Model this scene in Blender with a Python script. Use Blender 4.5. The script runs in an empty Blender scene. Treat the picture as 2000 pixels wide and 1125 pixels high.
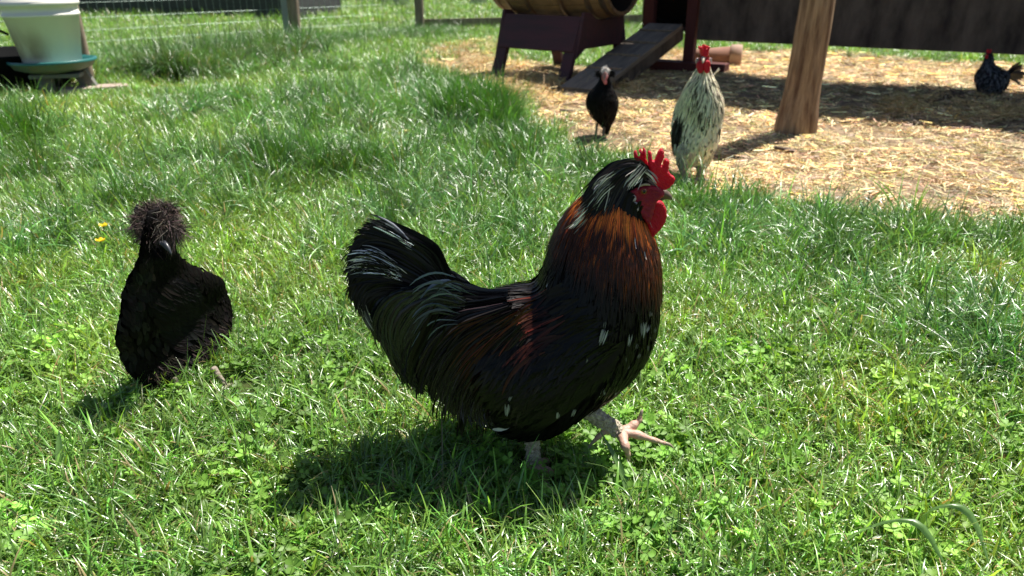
import bpy, bmesh, math, random
import numpy as np
from mathutils import Vector, Matrix

rng = np.random.default_rng(11)
random.seed(5)
SC = bpy.context.scene
COL = SC.collection

# ------------------------------------------------------------------ camera
FPX, CAMH, PITCH = 1444.0, 0.8, math.radians(23.5)
cam_d = bpy.data.cameras.new('camera')
cam = bpy.data.objects.new('camera', cam_d)
COL.objects.link(cam)
cam.location = (0, 0, CAMH)
cam.rotation_euler = (math.pi / 2 - PITCH, 0, 0)
cam_d.sensor_width = 36.0
cam_d.lens = 36.0 * FPX / 2000.0
cam_d.clip_start = 0.05
cam_d.clip_end = 400
cam_d.dof.use_dof = True
cam_d.dof.focus_distance = 1.22
cam_d.dof.aperture_fstop = 6.0
SC.camera = cam

# ------------------------------------------------------------------ light
SUN_DIR = Vector((0.75, 0.66, 0)).normalized()
SUN_EL = math.radians(64)
to_sun = Vector((SUN_DIR.x * math.cos(SUN_EL), SUN_DIR.y * math.cos(SUN_EL), math.sin(SUN_EL)))
world = bpy.data.worlds.new('World')
SC.world = world
world.use_nodes = True
nt = world.node_tree
bg = nt.nodes['Background']
sky = nt.nodes.new('ShaderNodeTexSky')
sky.sky_type = 'NISHITA'
sky.sun_disc = False
sky.sun_elevation = SUN_EL
sky.sun_rotation = math.atan2(SUN_DIR.x, SUN_DIR.y)
nt.links.new(sky.outputs[0], bg.inputs[0])
bg.inputs[1].default_value = 0.05
sun_d = bpy.data.lights.new('sun', 'SUN')
sun_d.energy = 5.0
sun_d.angle = math.radians(0.53)
sun_d.color = (1.0, 0.95, 0.87)
sun = bpy.data.objects.new('sun', sun_d)
COL.objects.link(sun)
sun.rotation_euler = to_sun.to_track_quat('Z', 'Y').to_euler()
sun.location = (3, 3, 8)
SC.view_settings.view_transform = 'Standard'
SC.view_settings.look = 'None'
SC.view_settings.gamma = 1
SC.view_settings.use_curve_mapping = False
SC.view_settings.exposure = 1.0
SC.cycles.max_bounces = 6
SC.cycles.transparent_max_bounces = 6
SC.cycles.use_denoising = True

# ------------------------------------------------------------------ helpers
def ray(px, py):
    x = (px - 1000) / FPX
    y = -(py - 562.5) / FPX
    return np.array([x, math.cos(PITCH) + y * math.sin(PITCH), -math.sin(PITCH) + y * math.cos(PITCH)])
def G(px, py):
    r = ray(px, py)
    return np.array([0, 0, CAMH]) + r * (-CAMH / r[2])
def P(px, py, Y):
    r = ray(px, py)
    return np.array([0, 0, CAMH]) + r * (Y / r[1])

def hgt(x, y):
    """gentle lumps of the ground"""
    x = np.asarray(x, float); y = np.asarray(y, float)
    h = 0.008 * np.sin(1.9 * x + 0.7) * np.sin(1.5 * y + 0.4) + 0.006 * np.sin(4.3 * x - 2.1 * y) + 0.004 * np.sin(7.7 * y + 3.1 * x + 1.3)
    far = np.clip((y - 9) / 20, 0, 1)
    return h + far * 0.05 * np.sin(0.5 * x + 0.3 * y)

_perm = rng.integers(0, 1 << 30, (64, 64)).astype(float) / (1 << 30)
def vnoise(x, y, f):
    x = np.asarray(x, float) * f + 100.3; y = np.asarray(y, float) * f + 57.7
    xi = np.floor(x).astype(int); yi = np.floor(y).astype(int)
    u = x - xi; v = y - yi
    u = u * u * (3 - 2 * u); v = v * v * (3 - 2 * v)
    g = lambda a, b: _perm[a % 64, b % 64]
    return (g(xi, yi) * (1 - u) + g(xi + 1, yi) * u) * (1 - v) + (g(xi, yi + 1) * (1 - u) + g(xi + 1, yi + 1) * u) * v
def fbm(x, y, f):
    return (vnoise(x, y, f) + 0.5 * vnoise(x, y, f * 2.1) + 0.25 * vnoise(x, y, f * 4.3)) / 1.75

def new_obj(name, me, mat=None, parent=None, loc=None):
    o = bpy.data.objects.new(name, me)
    COL.objects.link(o)
    if mat is not None:
        for m in (mat if isinstance(mat, (list, tuple)) else [mat]):
            me.materials.append(m)
    if parent is not None: o.parent = parent
    if loc is not None: o.location = loc
    return o
def tag(o, label=None, cat=None, group=None, kind=None):
    if label: o['label'] = label
    if cat: o['category'] = cat
    if group: o['group'] = group
    if kind: o['kind'] = kind
    return o
def empty(name, loc, rz=0.0, **k):
    o = bpy.data.objects.new(name, None)
    COL.objects.link(o)
    o.location = loc
    o.rotation_euler = (0, 0, rz)
    o.empty_display_size = 0.1
    tag(o, **k)
    return o
def mesh_np(name, V, F, col=None, smooth=True):
    """V (n,3); F (m,4) or (m,3) int arrays"""
    me = bpy.data.meshes.new(name)
    V = np.asarray(V, np.float32); F = np.asarray(F, np.int32)
    n, k = F.shape
    me.vertices.add(len(V)); me.vertices.foreach_set('co', V.ravel())
    me.loops.add(n * k); me.loops.foreach_set('vertex_index', F.ravel())
    me.polygons.add(n)
    me.polygons.foreach_set('loop_start', np.arange(0, n * k, k, dtype=np.int32))
    me.polygons.foreach_set('use_smooth', np.full(n, smooth))
    if col is not None:
        a = me.color_attributes.new('col', 'FLOAT_COLOR', 'POINT')
        c = np.ones((len(V), 4), np.float32); c[:, :3] = col
        a.data.foreach_set('color', c.ravel())
    me.update(calc_edges=True)
    me.validate()
    return me
def join_np(parts):
    Vs, Fs, Cs, o = [], [], [], 0
    for V, F, C in parts:
        Vs.append(V); Fs.append(F + o); Cs.append(C); o += len(V)
    return np.concatenate(Vs), np.concatenate(Fs), np.concatenate(Cs)

def ribbons(paths, widths, side, col, across=3, fold=0.25, edgecol=None):
    """paths (N,K,3), widths (N,K) half widths, side (N,K,3) unit, col (N,3)|(N,K,3) -> V,F,C of N strips"""
    N, K, _ = paths.shape
    if col.ndim == 2: col = np.repeat(col[:, None], K, 1)
    tang = np.gradient(paths, axis=1)
    nrm = np.cross(side, tang); nrm /= np.linalg.norm(nrm, axis=-1, keepdims=True) + 1e-9
    us = np.linspace(-1, 1, across)
    V = np.stack([paths + side * (widths * u)[..., None] + nrm * (widths * fold * abs(u))[..., None] for u in us], 2)
    if edgecol is None: C = np.repeat(col[:, :, None], across, 2)
    else:
        if edgecol.ndim == 2: edgecol = np.repeat(edgecol[:, None], K, 1)
        C = np.stack([edgecol * abs(u) + col * (1 - abs(u)) for u in us], 2)
    base = np.arange(N)[:, None, None] * K * across
    i = np.arange(K - 1)[None, :, None] * across
    j = np.arange(across - 1)[None, None, :]
    a = base + i + j
    F = np.stack([a, a + 1, a + 1 + across, a + across], -1).reshape(-1, 4)
    return V.reshape(-1, 3), F, C.reshape(-1, 3)

def unit(v): return v / (np.linalg.norm(v, axis=-1, keepdims=True) + 1e-9)

def tube(pts, rad, seg=12, cap=True, smoothpath=0):
    pts = np.asarray(pts, float); rad = np.broadcast_to(np.asarray(rad, float), (len(pts),)).astype(float)
    if smoothpath:
        pts, rad = cr_resample(pts, smoothpath), cr_resample(rad[:, None], smoothpath)[:, 0]
    t = unit(np.gradient(pts, axis=0))
    up = np.array([0.13, 0.21, 0.97])
    if abs(t[0] @ up) > 0.9: up = np.array([0.9, 0.3, 0.1])
    n = []; cur = unit(np.cross(t[0], up))
    for k in range(len(pts)):
        cur = unit(cur - t[k] * (cur @ t[k])); n.append(cur)
    n = np.array(n); b = np.cross(t, n)
    a = np.linspace(0, 2 * np.pi, seg, endpoint=False)
    V = pts[:, None] + rad[:, None, None] * (n[:, None] * np.cos(a)[None, :, None] + b[:, None] * np.sin(a)[None, :, None])
    K = len(pts)
    F = []
    for k in range(K - 1):
        for s in range(seg):
            F.append((k * seg + s, k * seg + (s + 1) % seg, (k + 1) * seg + (s + 1) % seg, (k + 1) * seg + s))
    V = V.reshape(-1, 3)
    if cap:
        V = np.vstack([V, pts[0] - t[0] * rad[0] * 0.4, pts[-1] + t[-1] * rad[-1] * 0.4])
        c0, c1 = len(V) - 2, len(V) - 1
        for s in range(seg):
            s2 = (s + 1) % seg
            F.append((c0, s2, s, s)); F.append((c1, (K - 1) * seg + s, (K - 1) * seg + s2, (K - 1) * seg + s2))
    return V, F
def tube_mesh(name, segs, seg=12):
    """several swept tubes in one mesh; segs = [(pts, rad, resample)]"""
    Vs, Fs, o = [], [], 0
    for s in segs:
        V, F = tube(s[0], s[1], seg, True, s[2] if len(s) > 2 else 0)
        Vs.append(V); Fs += [tuple(dict.fromkeys(i + o for i in f)) for f in F]; o += len(V)
    me = bpy.data.meshes.new(name)
    me.from_pydata(np.concatenate(Vs).tolist(), [], Fs)
    for p in me.polygons: p.use_smooth = True
    return me
def cr_resample(A, n):
    """Catmull-Rom resample rows of A to n rows"""
    A = np.asarray(A, float); m = len(A)
    B = np.vstack([2 * A[0] - A[1], A, 2 * A[-1] - A[-2]])
    t = np.linspace(0, m - 1, n); i = np.minimum(t.astype(int), m - 2); u = (t - i)[:, None]
    p0, p1, p2, p3 = B[i], B[i + 1], B[i + 2], B[i + 3]
    return 0.5 * (2 * p1 + (p2 - p0) * u + (2 * p0 - 5 * p1 + 4 * p2 - p3) * u ** 2 + (3 * p1 - p0 - 3 * p2 + p3) * u ** 3)

def box(name, size, mat, parent=None, loc=(0, 0, 0), rot=(0, 0, 0), bevel=0.004, taper=None, jig=0.0):
    bm = bmesh.new()
    bmesh.ops.create_cube(bm, size=1)
    for v in bm.verts:
        v.co.x *= size[0]; v.co.y *= size[1]; v.co.z *= size[2]
        if taper and v.co.z > 0: v.co.x *= taper; v.co.y *= taper
        if jig: v.co += Vector((random.uniform(-jig, jig), random.uniform(-jig, jig), random.uniform(-jig, jig)))
    if bevel:
        bmesh.ops.bevel(bm, geom=bm.edges[:], offset=bevel, segments=2, affect='EDGES', profile=0.6)
    me = bpy.data.meshes.new(name); bm.to_mesh(me); bm.free()
    o = new_obj(name, me, mat, parent, loc)
    o.rotation_euler = rot
    return o

def lathe(name, prof, mat, parent=None, loc=(0, 0, 0), rot=(0, 0, 0), seg=48, smooth=True):
    prof = np.array(prof, float)
    a = np.linspace(0, 2 * np.pi, seg, endpoint=False)
    V = np.stack([prof[:, None, 0] * np.cos(a), prof[:, None, 0] * np.sin(a), np.repeat(prof[:, 1:2], seg, 1)], -1).reshape(-1, 3)
    F = []
    for k in range(len(prof) - 1):
        for s in range(seg):
            s2 = (s + 1) % seg
            F.append((k * seg + s, k * seg + s2, (k + 1) * seg + s2, (k + 1) * seg + s))
    me = bpy.data.meshes.new(name); me.from_pydata(V.tolist(), [], F)
    for p in me.polygons: p.use_smooth = smooth
    o = new_obj(name, me, mat, parent, loc); o.rotation_euler = rot
    return o

# ------------------------------------------------------------------ materials
def mat(name, base=(0.5, 0.5, 0.5), rough=0.6, spec=0.5, metal=0.0, attr=None, tint=None, transl=0.0, tcol=None, sss=0.0,
        noise=None, bump=None, sheen=0.0, coat=0.0, coat_tint=None, wood=None, aniso=0.0):
    m = bpy.data.materials.new(name); m.use_nodes = True
    t = m.node_tree; N = t.nodes; L = t.links
    p = N['Principled BSDF']; out = N['Material Output']
    p.inputs['Roughness'].default_value = rough
    p.inputs['Specular IOR Level'].default_value = spec
    p.inputs['Metallic'].default_value = metal
    p.inputs['Base Color'].default_value = (*base, 1)
    if sss:
        p.inputs['Subsurface Weight'].default_value = sss
        p.inputs['Subsurface Radius'].default_value = (0.02, 0.006, 0.004)
        p.inputs['Subsurface Scale'].default_value = 0.5
    if coat:
        p.inputs['Coat Weight'].default_value = coat
        p.inputs['Coat Roughness'].default_value = 0.3
        if coat_tint: p.inputs['Coat Tint'].default_value = (*coat_tint, 1)
    if sheen:
        p.inputs['Sheen Weight'].default_value = sheen
        p.inputs['Sheen Roughness'].default_value = 0.4
    c = None
    if attr:
        a = N.new('ShaderNodeAttribute'); a.attribute_name = attr; c = a.outputs['Color']
    if tint:
        a2 = N.new('ShaderNodeAttribute'); a2.attribute_type = 'INSTANCER'; a2.attribute_name = tint
        mx = N.new('ShaderNodeMix'); mx.data_type = 'RGBA'; mx.blend_type = 'MULTIPLY'; mx.inputs['Factor'].default_value = 1
        L.new(c, mx.inputs['A']); L.new(a2.outputs['Color'], mx.inputs['B']); c = mx.outputs['Result']
    tc = N.new('ShaderNodeTexCoord')
    if noise:      # (scale, colour2, amount, stretch)
        mp = N.new('ShaderNodeMapping'); mp.inputs['Scale'].default_value = noise[3] if len(noise) > 3 else (1, 1, 1)
        L.new(tc.outputs['Object'], mp.inputs['Vector'])
        n = N.new('ShaderNodeTexNoise'); n.inputs['Scale'].default_value = noise[0]; n.inputs['Detail'].default_value = 6
        n.inputs['Roughness'].default_value = 0.65
        L.new(mp.outputs[0], n.inputs['Vector'])
        r = N.new('ShaderNodeMapRange'); r.inputs['From Min'].default_value = 0.38; r.inputs['From Max'].default_value = 0.66
        r.inputs['To Max'].default_value = noise[2]
        L.new(n.outputs['Fac'], r.inputs['Value'])
        mx = N.new('ShaderNodeMix'); mx.data_type = 'RGBA'
        L.new(r.outputs[0], mx.inputs['Factor'])
        if c is not None: L.new(c, mx.inputs['A'])
        else: mx.inputs['A'].default_value = (*base, 1)
        mx.inputs['B'].default_value = (*noise[1], 1)
        c = mx.outputs['Result']
    if c is not None: L.new(c, p.inputs['Base Color'])
    if bump:       # (scale, strength, distance, stretch)
        mp = N.new('ShaderNodeMapping'); mp.inputs['Scale'].default_value = bump[3] if len(bump) > 3 else (1, 1, 1)
        L.new(tc.outputs['Object'], mp.inputs['Vector'])
        n = N.new('ShaderNodeTexNoise'); n.inputs['Scale'].default_value = bump[0]; n.inputs['Detail'].default_value = 5
        L.new(mp.outputs[0], n.inputs['Vector'])
        b = N.new('ShaderNodeBump'); b.inputs['Strength'].default_value = bump[1]; b.inputs['Distance'].default_value = bump[2]
        L.new(n.outputs['Fac'], b.inputs['Height']); L.new(b.outputs[0], p.inputs['Normal'])
    if transl:
        tr = N.new('ShaderNodeBsdfTranslucent')
        if c is not None:
            mm = N.new('ShaderNodeMix'); mm.data_type = 'RGBA'; mm.blend_type = 'MULTIPLY'; mm.inputs['Factor'].default_value = 1
            L.new(c, mm.inputs['A']); mm.inputs['B'].default_value = (*(tcol or (1, 1, 1)), 1)
            L.new(mm.outputs['Result'], tr.inputs['Color'])
        else: tr.inputs['Color'].default_value = (*(tcol or base), 1)
        ms = N.new('ShaderNodeMixShader'); ms.inputs[0].default_value = transl
        L.new(p.outputs[0], ms.inputs[1]); L.new(tr.outputs[0], ms.inputs[2]); L.new(ms.outputs[0], out.inputs['Surface'])
    return m

M = {}
M['grass'] = mat('grass_blade', rough=0.31, spec=0.95, attr='col', tint='tint', transl=0.26, tcol=(1.9, 1.8, 0.8))
M['clover'] = mat('clover_leaf', rough=0.5, spec=0.4, attr='col', tint='tint', transl=0.3, tcol=(2.0, 2.0, 0.8))
M['straw'] = mat('straw_stalk', rough=0.5, spec=0.4, attr='col', tint='tint', transl=0.1, tcol=(1.2, 1.1, 0.8))
M['feather'] = mat('glossy_feather', rough=0.34, spec=0.2, attr='col')
M['feather_matte'] = mat('soft_feather', rough=0.7, spec=0.07, attr='col')
M['feather_irid'] = mat('iridescent_feather', rough=0.26, spec=0.42, attr='col')
M['black_body'] = mat('black_down', base=(0.006, 0.005, 0.005), rough=0.8, spec=0.1)
M['comb'] = mat('red_comb', base=(0.60, 0.010, 0.035), rough=0.45, spec=0.4, sss=0.25, transl=0.22, tcol=(0.95, 0.02, 0.02), bump=(420, 1.0, 0.003))
M['face'] = mat('red_face_skin', base=(0.36, 0.012, 0.03), rough=0.5, spec=0.35, sss=0.2, bump=(500, 0.7, 0.0015), noise=(120, (0.2, 0.01, 0.03), 0.7))
M['lobe'] = mat('white_lobe', base=(0.55, 0.5, 0.48), rough=0.5, bump=(500, 0.5, 0.001), noise=(150, (0.4, 0.1, 0.15), 0.5))
M['beak'] = mat('horn_beak', base=(0.06, 0.045, 0.035), rough=0.35, noise=(90, (0.3, 0.22, 0.15), 0.5))
M['eye'] = mat('eye_iris', base=(0.22, 0.06, 0.015), rough=0.1)
M['pupil'] = mat('eye_pupil', base=(0.003, 0.003, 0.003), rough=0.05)
M['shank'] = mat('scaly_shank', base=(0.62, 0.55, 0.42), rough=0.8, bump=(330, 1.0, 0.006), noise=(160, (0.2, 0.13, 0.09), 0.8))
M['toe'] = mat('pink_toe', base=(0.5, 0.27, 0.21), rough=0.5, bump=(300, 0.6, 0.002), noise=(140, (0.45, 0.36, 0.26), 0.8))
M['claw'] = mat('claw_horn', base=(0.3, 0.24, 0.18), rough=0.4)

# ================================================================== SETTING
# straw yard outline (ground points)
yard_px = [(2300, 436), (2000, 436), (1850, 446), (1700, 420), (1600, 405), (1500, 388), (1400, 384), (1330, 382), (1270, 350), (1200, 330),
           (1130, 310), (1080, 292), (1050, 262), (1015, 232), (985, 212), (930, 194), (880, 184), (840, 160), (815, 135),
           (840, 104), (900, 88), (960, 70), (985, 84), (1000, 116), (1100, 128), (1190, 124), (1250, 106), (1330, 100), (1440, 98),
           (1550, 98), (1700, 106), (1800, 116), (2000, 128), (2400, 150)]
YARD = np.array([G(a, b + (13 if (a >= 1400 and b > 300) else 0))[:2] for a, b in yard_px])
def in_poly(x, y, poly):
    x = np.asarray(x); y = np.asarray(y); c = np.zeros(x.shape, bool); n = len(poly)
    for i in range(n):
        x1, y1 = poly[i]; x2, y2 = poly[(i + 1) % n]
        if y1 == y2: continue
        c ^= ((y1 > y) != (y2 > y)) & (x < (x2 - x1) * (y - y1) / (y2 - y1) + x1)
    return c
def seg_dist(x, y, poly):
    d = np.full(np.shape(x), 1e9); n = len(poly)
    for i in range(n):
        a = poly[i]; b = poly[(i + 1) % n]; ab = b - a
        t = np.clip(((x - a[0]) * ab[0] + (y - a[1]) * ab[1]) / (ab @ ab), 0, 1)
        d = np.minimum(d, np.hypot(x - a[0] - t * ab[0], y - a[1] - t * ab[1]))
    return d
def straw_amt(x, y):
    """0 lawn .. 1 straw, ragged edge"""
    d = seg_dist(x, y, YARD) * np.where(in_poly(x, y, YARD), 1, -1)
    s = 0.10 + 0.05 * np.clip(np.asarray(y) - 2, 0, 6)
    return np.clip((d + (fbm(x, y, 3.3) - 0.5) * 0.55) / s * 0.5 + 0.5, 0, 1)
dry_px = [(215, 690, .10), (160, 760, .07), (560, 130, .35), (450, 175, .2), (960, 420, .06), (1440, 640, .07), (1290, 640, .10), (1900, 560, .15),
          (1560, 1010, .05), (330, 300, .3), (120, 230, .35), (60, 560, .12), (700, 300, .2), (1700, 800, .15)]
def dry_amt(x, y):
    d = np.zeros(np.shape(x))
    for px, py, r in dry_px:
        g = G(px, py); d = np.maximum(d, np.exp(-((x - g[0]) ** 2 + (y - g[1]) ** 2) / (r * r)))
    return np.clip(d * 0.9 + np.clip(fbm(x + 9, y, 1.7) - 0.52, 0, 1) * 2.2, 0, 1)
bare_px = [(1575, 1000, .035), (360, 172, .28), (300, 178, .25), (440, 165, .2), (170, 182, .30), (230, 182, .22), (120, 182, .35), (60, 186, .25), (1330, 700, .04), (245, 700, .05)]
def bare_amt(x, y):
    d = np.zeros(np.shape(x))
    for px, py, r in bare_px:
        g = G(px, py); d = np.maximum(d, np.exp(-((x - g[0]) ** 2 + (y - g[1]) ** 2) / (r * r)))
    return d

# ground sheet
u = np.linspace(-1, 1, 420); v = np.linspace(0, 1, 420)
gx = 3.2 * np.sinh(u * 4.3) / np.sinh(4.3) * 40
gx = np.sign(u) * (np.abs(u) * 4.0 + 130 * np.abs(u) ** 7)
gy = -3 + v * 11 + 150 * v ** 8
X, Yg = np.meshgrid(gx, gy)
Z = hgt(X, Yg) + (fbm(X, Yg, 9.0) - 0.5) * 0.012
Vg = np.stack([X, Yg, Z], -1).reshape(-1, 3)
n = 420
ii = (np.arange(n - 1)[:, None] * n + np.arange(n - 1)[None]).ravel()
Fg = np.stack([ii, ii + 1, ii + 1 + n, ii + n], -1)
st = straw_amt(X, Yg).ravel(); dr = dry_amt(X, Yg).ravel(); br = bare_amt(X, Yg).ravel()
soil = np.array([0.16, 0.11, 0.07]); strawc = np.array([0.27, 0.20, 0.135]); lawn = np.array([0.035, 0.06, 0.015]); dryc = np.array([0.16, 0.15, 0.06])
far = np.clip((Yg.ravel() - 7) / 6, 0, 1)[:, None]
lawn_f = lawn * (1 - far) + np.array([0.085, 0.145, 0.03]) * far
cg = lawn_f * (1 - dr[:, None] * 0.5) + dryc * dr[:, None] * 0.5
cg = cg * (1 - br[:, None]) + soil * br[:, None]
cg = cg * (1 - st[:, None]) + strawc * st[:, None]
cg *= (0.75 + 0.5 * fbm(X, Yg, 6).ravel())[:, None]
M['ground'] = mat('earth_ground', rough=0.95, spec=0.1, attr='col', noise=(38, (0.10, 0.07, 0.04), 0.45), bump=(60, 0.8, 0.01))
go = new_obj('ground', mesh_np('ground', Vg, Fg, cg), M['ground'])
go['kind'] = 'structure'

# ------------------------------------------------------------------ tufts
def blades(n, hmin, hmax, wmin, wmax, rad, lean, droop, base, var, K=5, across=3, dead=0.06, tipw=0.08, wind=(0, 0)):
    r = rng
    ang = r.uniform(0, 2 * np.pi, n); rr = rad * np.sqrt(r.uniform(0, 1, n))
    root = np.stack([rr * np.cos(ang), rr * np.sin(ang), np.zeros(n) - 0.004], -1)
    h = r.uniform(hmin, hmax, n) * (0.75 + 0.5 * r.uniform(0, 1, n))
    az = ang * 0.5 + r.uniform(0, 2 * np.pi, n)
    d = np.stack([np.cos(az), np.sin(az), np.zeros(n)], -1) + np.array([wind[0], wind[1], 0])
    d = unit(d)
    th0 = np.abs(r.normal(0, lean, n)); dth = np.abs(r.normal(droop, droop * 0.5, n))
    t = np.linspace(0, 1, K)
    th = th0[:, None] + dth[:, None] * t[None] ** 1.3
    seg = h[:, None] / (K - 1)
    dx = np.cumsum(np.sin(th) * seg, 1) - np.sin(th[:, :1]) * seg
    dz = np.cumsum(np.cos(th) * seg, 1) - np.cos(th[:, :1]) * seg
    paths = root[:, None] + d[:, None] * dx[..., None] + np.array([0, 0, 1.0]) * dz[..., None]
    tw = r.normal(0, 0.5, n)
    side0 = np.stack([-d[:, 1], d[:, 0], np.zeros(n)], -1)
    side = unit(side0[:, None] + np.array([0, 0, 1.0])[None, None] * (tw[:, None] * t[None])[..., None] * 0.5 + d[:, None] * (tw[:, None] * 0.6)[..., None])
    w = r.uniform(wmin, wmax, n)[:, None] * np.clip(0.75 + 0.6 * t - 1.35 * t ** 2.2 + 0.02, tipw, None)[None]
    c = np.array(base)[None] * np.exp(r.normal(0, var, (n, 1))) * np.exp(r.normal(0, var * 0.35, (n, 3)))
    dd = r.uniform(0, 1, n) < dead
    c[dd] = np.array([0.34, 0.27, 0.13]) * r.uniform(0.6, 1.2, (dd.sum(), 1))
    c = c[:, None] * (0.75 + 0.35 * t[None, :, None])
    return ribbons(paths, w * 0.5, side, c, across, 0.3)
def flat_bits(n, lmin, lmax, w, rad, base, var, zmax=0.02, tilt=0.25, curve=0.15):
    r = rng; ang = r.uniform(0, 2 * np.pi, n); rr = rad * np.sqrt(r.uniform(0, 1, n))
    c0 = np.stack([rr * np.cos(ang), rr * np.sin(ang), r.uniform(0.0, zmax, n)], -1)
    az = r.uniform(0, 2 * np.pi, n); el = r.normal(0, tilt, n)
    d = np.stack([np.cos(az) * np.cos(el), np.sin(az) * np.cos(el), np.sin(el)], -1)
    L = r.uniform(lmin, lmax, n) * r.uniform(0.5, 1, n)
    t = np.linspace(-0.5, 0.5, 4)
    side = unit(np.cross(d, [0, 0, 1.0]) + r.normal(0, 0.55, (n, 3)))
    bend = r.normal(0, curve, n)
    paths = c0[:, None] + d[:, None] * (t[None] * L[:, None])[..., None] + side[:, None] * ((t[None] ** 2) * (bend * L)[:, None])[..., None]
    paths[..., 2] = np.maximum(paths[..., 2], 0.001) + 0.002
    ww = np.repeat((w * r.uniform(0.5, 1.3, n))[:, None], 4, 1)
    c = np.array(base)[None] * np.exp(r.normal(0, var, (n, 1))) * np.exp(r.normal(0, var * 0.25, (n, 3)))
    return ribbons(paths, ww * 0.5, np.repeat(side[:, None], 4, 1), c, 3, 0.5)
def clover(n, rad):
    parts = []
    for _ in range(n):
        a = rng.uniform(0, 2 * np.pi); r0 = rad * math.sqrt(rng.uniform()); h = rng.uniform(0.015, 0.042)
        top = np.array([r0 * math.cos(a), r0 * math.sin(a), h]); lean = rng.normal(0, 0.35, 2)
        nn = unit(np.array([lean[0], lean[1], 1.0])); x = unit(np.cross(nn, [0.3, 1, 0.1])); y = np.cross(nn, x)
        R = rng.uniform(0.003, 0.0066); rot = rng.uniform(0, 6.28)
        col = np.array([0.12, 0.235, 0.038]) * math.exp(rng.normal(0, 0.25))
        for k in range(3):
            q = rot + k * 2.094; dirv = x * math.cos(q) + y * math.sin(q); sv = -x * math.sin(q) + y * math.cos(q)
            lift = rng.uniform(-0.2, 0.45)
            dv = unit(dirv + nn * lift); nv = unit(np.cross(dv, sv))
            ring = [(0.05, 0), (0.55, 0.62), (1.25, 0.95), (1.8, 0.72), (2.0, 0.3), (1.86, 0), (2.0, -0.3), (1.8, -0.72), (1.25, -0.95), (0.55, -0.62)]
            V = [top + dv * R * 1.0 * 0.5 * 2 * 0.5] + [top + dv * R * u_ * 0.95 + sv * R * v_ * 0.95 + nv * abs(v_) * R * 0.28 for u_, v_ in ring]
            V[0] = top + dv * R * 1.05
            F = [(0, i + 1, (i + 1) % 10 + 1, (i + 1) % 10 + 1) for i in range(10)]
            C = np.repeat(col[None], 11, 0); C[0] = col * 1.35
            parts.append((np.array(V), np.array(F), C))
        b = np.array([top[0] * 0.6, top[1] * 0.6, 0])
        st_ = np.stack([b, b * 0.5 + top * 0.5 + [0, 0, 0.003], top])[None]
        parts.append(ribbons(st_, np.full((1, 3), 0.0005), np.repeat(unit(np.array([[[1.0, 0.2, 0]]])), 3, 1), col[None] * 1.3, 2, 0))
    Vs, Fs, Cs, o = [], [], [], 0
    for V, F, C in parts:
        for f in F:
            q = list(dict.fromkeys(int(i) + o for i in f))
            Fs.append(q[:3])
            if len(q) == 4: Fs.append([q[0], q[2], q[3]])
        Vs.append(V); Cs.append(C); o += len(V)
    return np.concatenate(Vs), np.array(Fs), np.concatenate(Cs)
def clean_tris(me):
    bm = bmesh.new(); bm.from_mesh(me); bm.to_mesh(me); bm.free()

GREEN = (0.135, 0.26, 0.046); COOL = (0.10, 0.215, 0.058)
def make_lib(tname, variants, material):
    c = bpy.data.collections.new(tname)
    for k, (V, F, C) in enumerate(variants):
        me = mesh_np('%s_tuft' % tname, V, F, C)
        me.materials.append(material)
        o = bpy.data.objects.new('%s_tuft_%02d' % (tname, k), me)
        c.objects.link(o)
    return c
def scatter(name, label, cat, lib, pts, rot, scl, idx, tint):
    me = bpy.data.meshes.new(name)
    me.vertices.add(len(pts)); me.vertices.foreach_set('co', np.asarray(pts, np.float32).ravel())
    for nm, ty, arr in (('rot', 'FLOAT_VECTOR', rot), ('scl', 'FLOAT', scl), ('idx', 'INT', idx)):
        a = me.attributes.new(nm, ty, 'POINT')
        a.data.foreach_set('vector' if ty == 'FLOAT_VECTOR' else 'value', np.asarray(arr, np.int32 if ty == 'INT' else np.float32).ravel())
    a = me.attributes.new('tint', 'FLOAT_COLOR', 'POINT')
    c = np.ones((len(pts), 4), np.float32); c[:, :3] = tint; a.data.foreach_set('color', c.ravel())
    o = new_obj(name, me)
    tag(o, label, cat, None, 'stuff')
    g = bpy.data.node_groups.new(name + '_nodes', 'GeometryNodeTree')
    g.interface.new_socket('Geometry', in_out='INPUT', socket_type='NodeSocketGeometry')
    g.interface.new_socket('Geometry', in_out='OUTPUT', socket_type='NodeSocketGeometry')
    N = g.nodes; L = g.links
    gi = N.new('NodeGroupInput'); goo = N.new('NodeGroupOutput')
    iop = N.new('GeometryNodeInstanceOnPoints'); ci = N.new('GeometryNodeCollectionInfo')
    ci.inputs['Collection'].default_value = lib; ci.inputs['Separate Children'].default_value = True; ci.inputs['Reset Children'].default_value = True
    L.new(gi.outputs[0], iop.inputs['Points']); L.new(ci.outputs[0], iop.inputs['Instance'])
    iop.inputs['Pick Instance'].default_value = True
    def na(nm, ty):
        q = N.new('GeometryNodeInputNamedAttribute'); q.data_type = ty; q.inputs['Name'].default_value = nm
        return q.outputs['Attribute']
    e2r = N.new('FunctionNodeEulerToRotation')
    L.new(na('rot', 'FLOAT_VECTOR'), e2r.inputs[0]); L.new(e2r.outputs[0], iop.inputs['Rotation'])
    L.new(na('scl', 'FLOAT'), iop.inputs['Scale']); L.new(na('idx', 'INT'), iop.inputs['Instance Index'])
    L.new(iop.outputs[0], goo.inputs[0])
    md = o.modifiers.new('scatter', 'NODES'); md.node_group = g
    return o
def fan_points(dens, y0, y1, margin=0.35):
    """uniform ground points in the widening strip the view covers plus a side margin"""
    hw = lambda y: 0.80 * y + margin + 0.35
    n = int(dens * (y1 - y0) * (hw(y0) + hw(y1)))
    y = rng.uniform(y0, y1, n); x = rng.uniform(-hw(y1), hw(y1), n)
    k = np.abs(x) < hw(y)
    return x[k], y[k]

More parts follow.
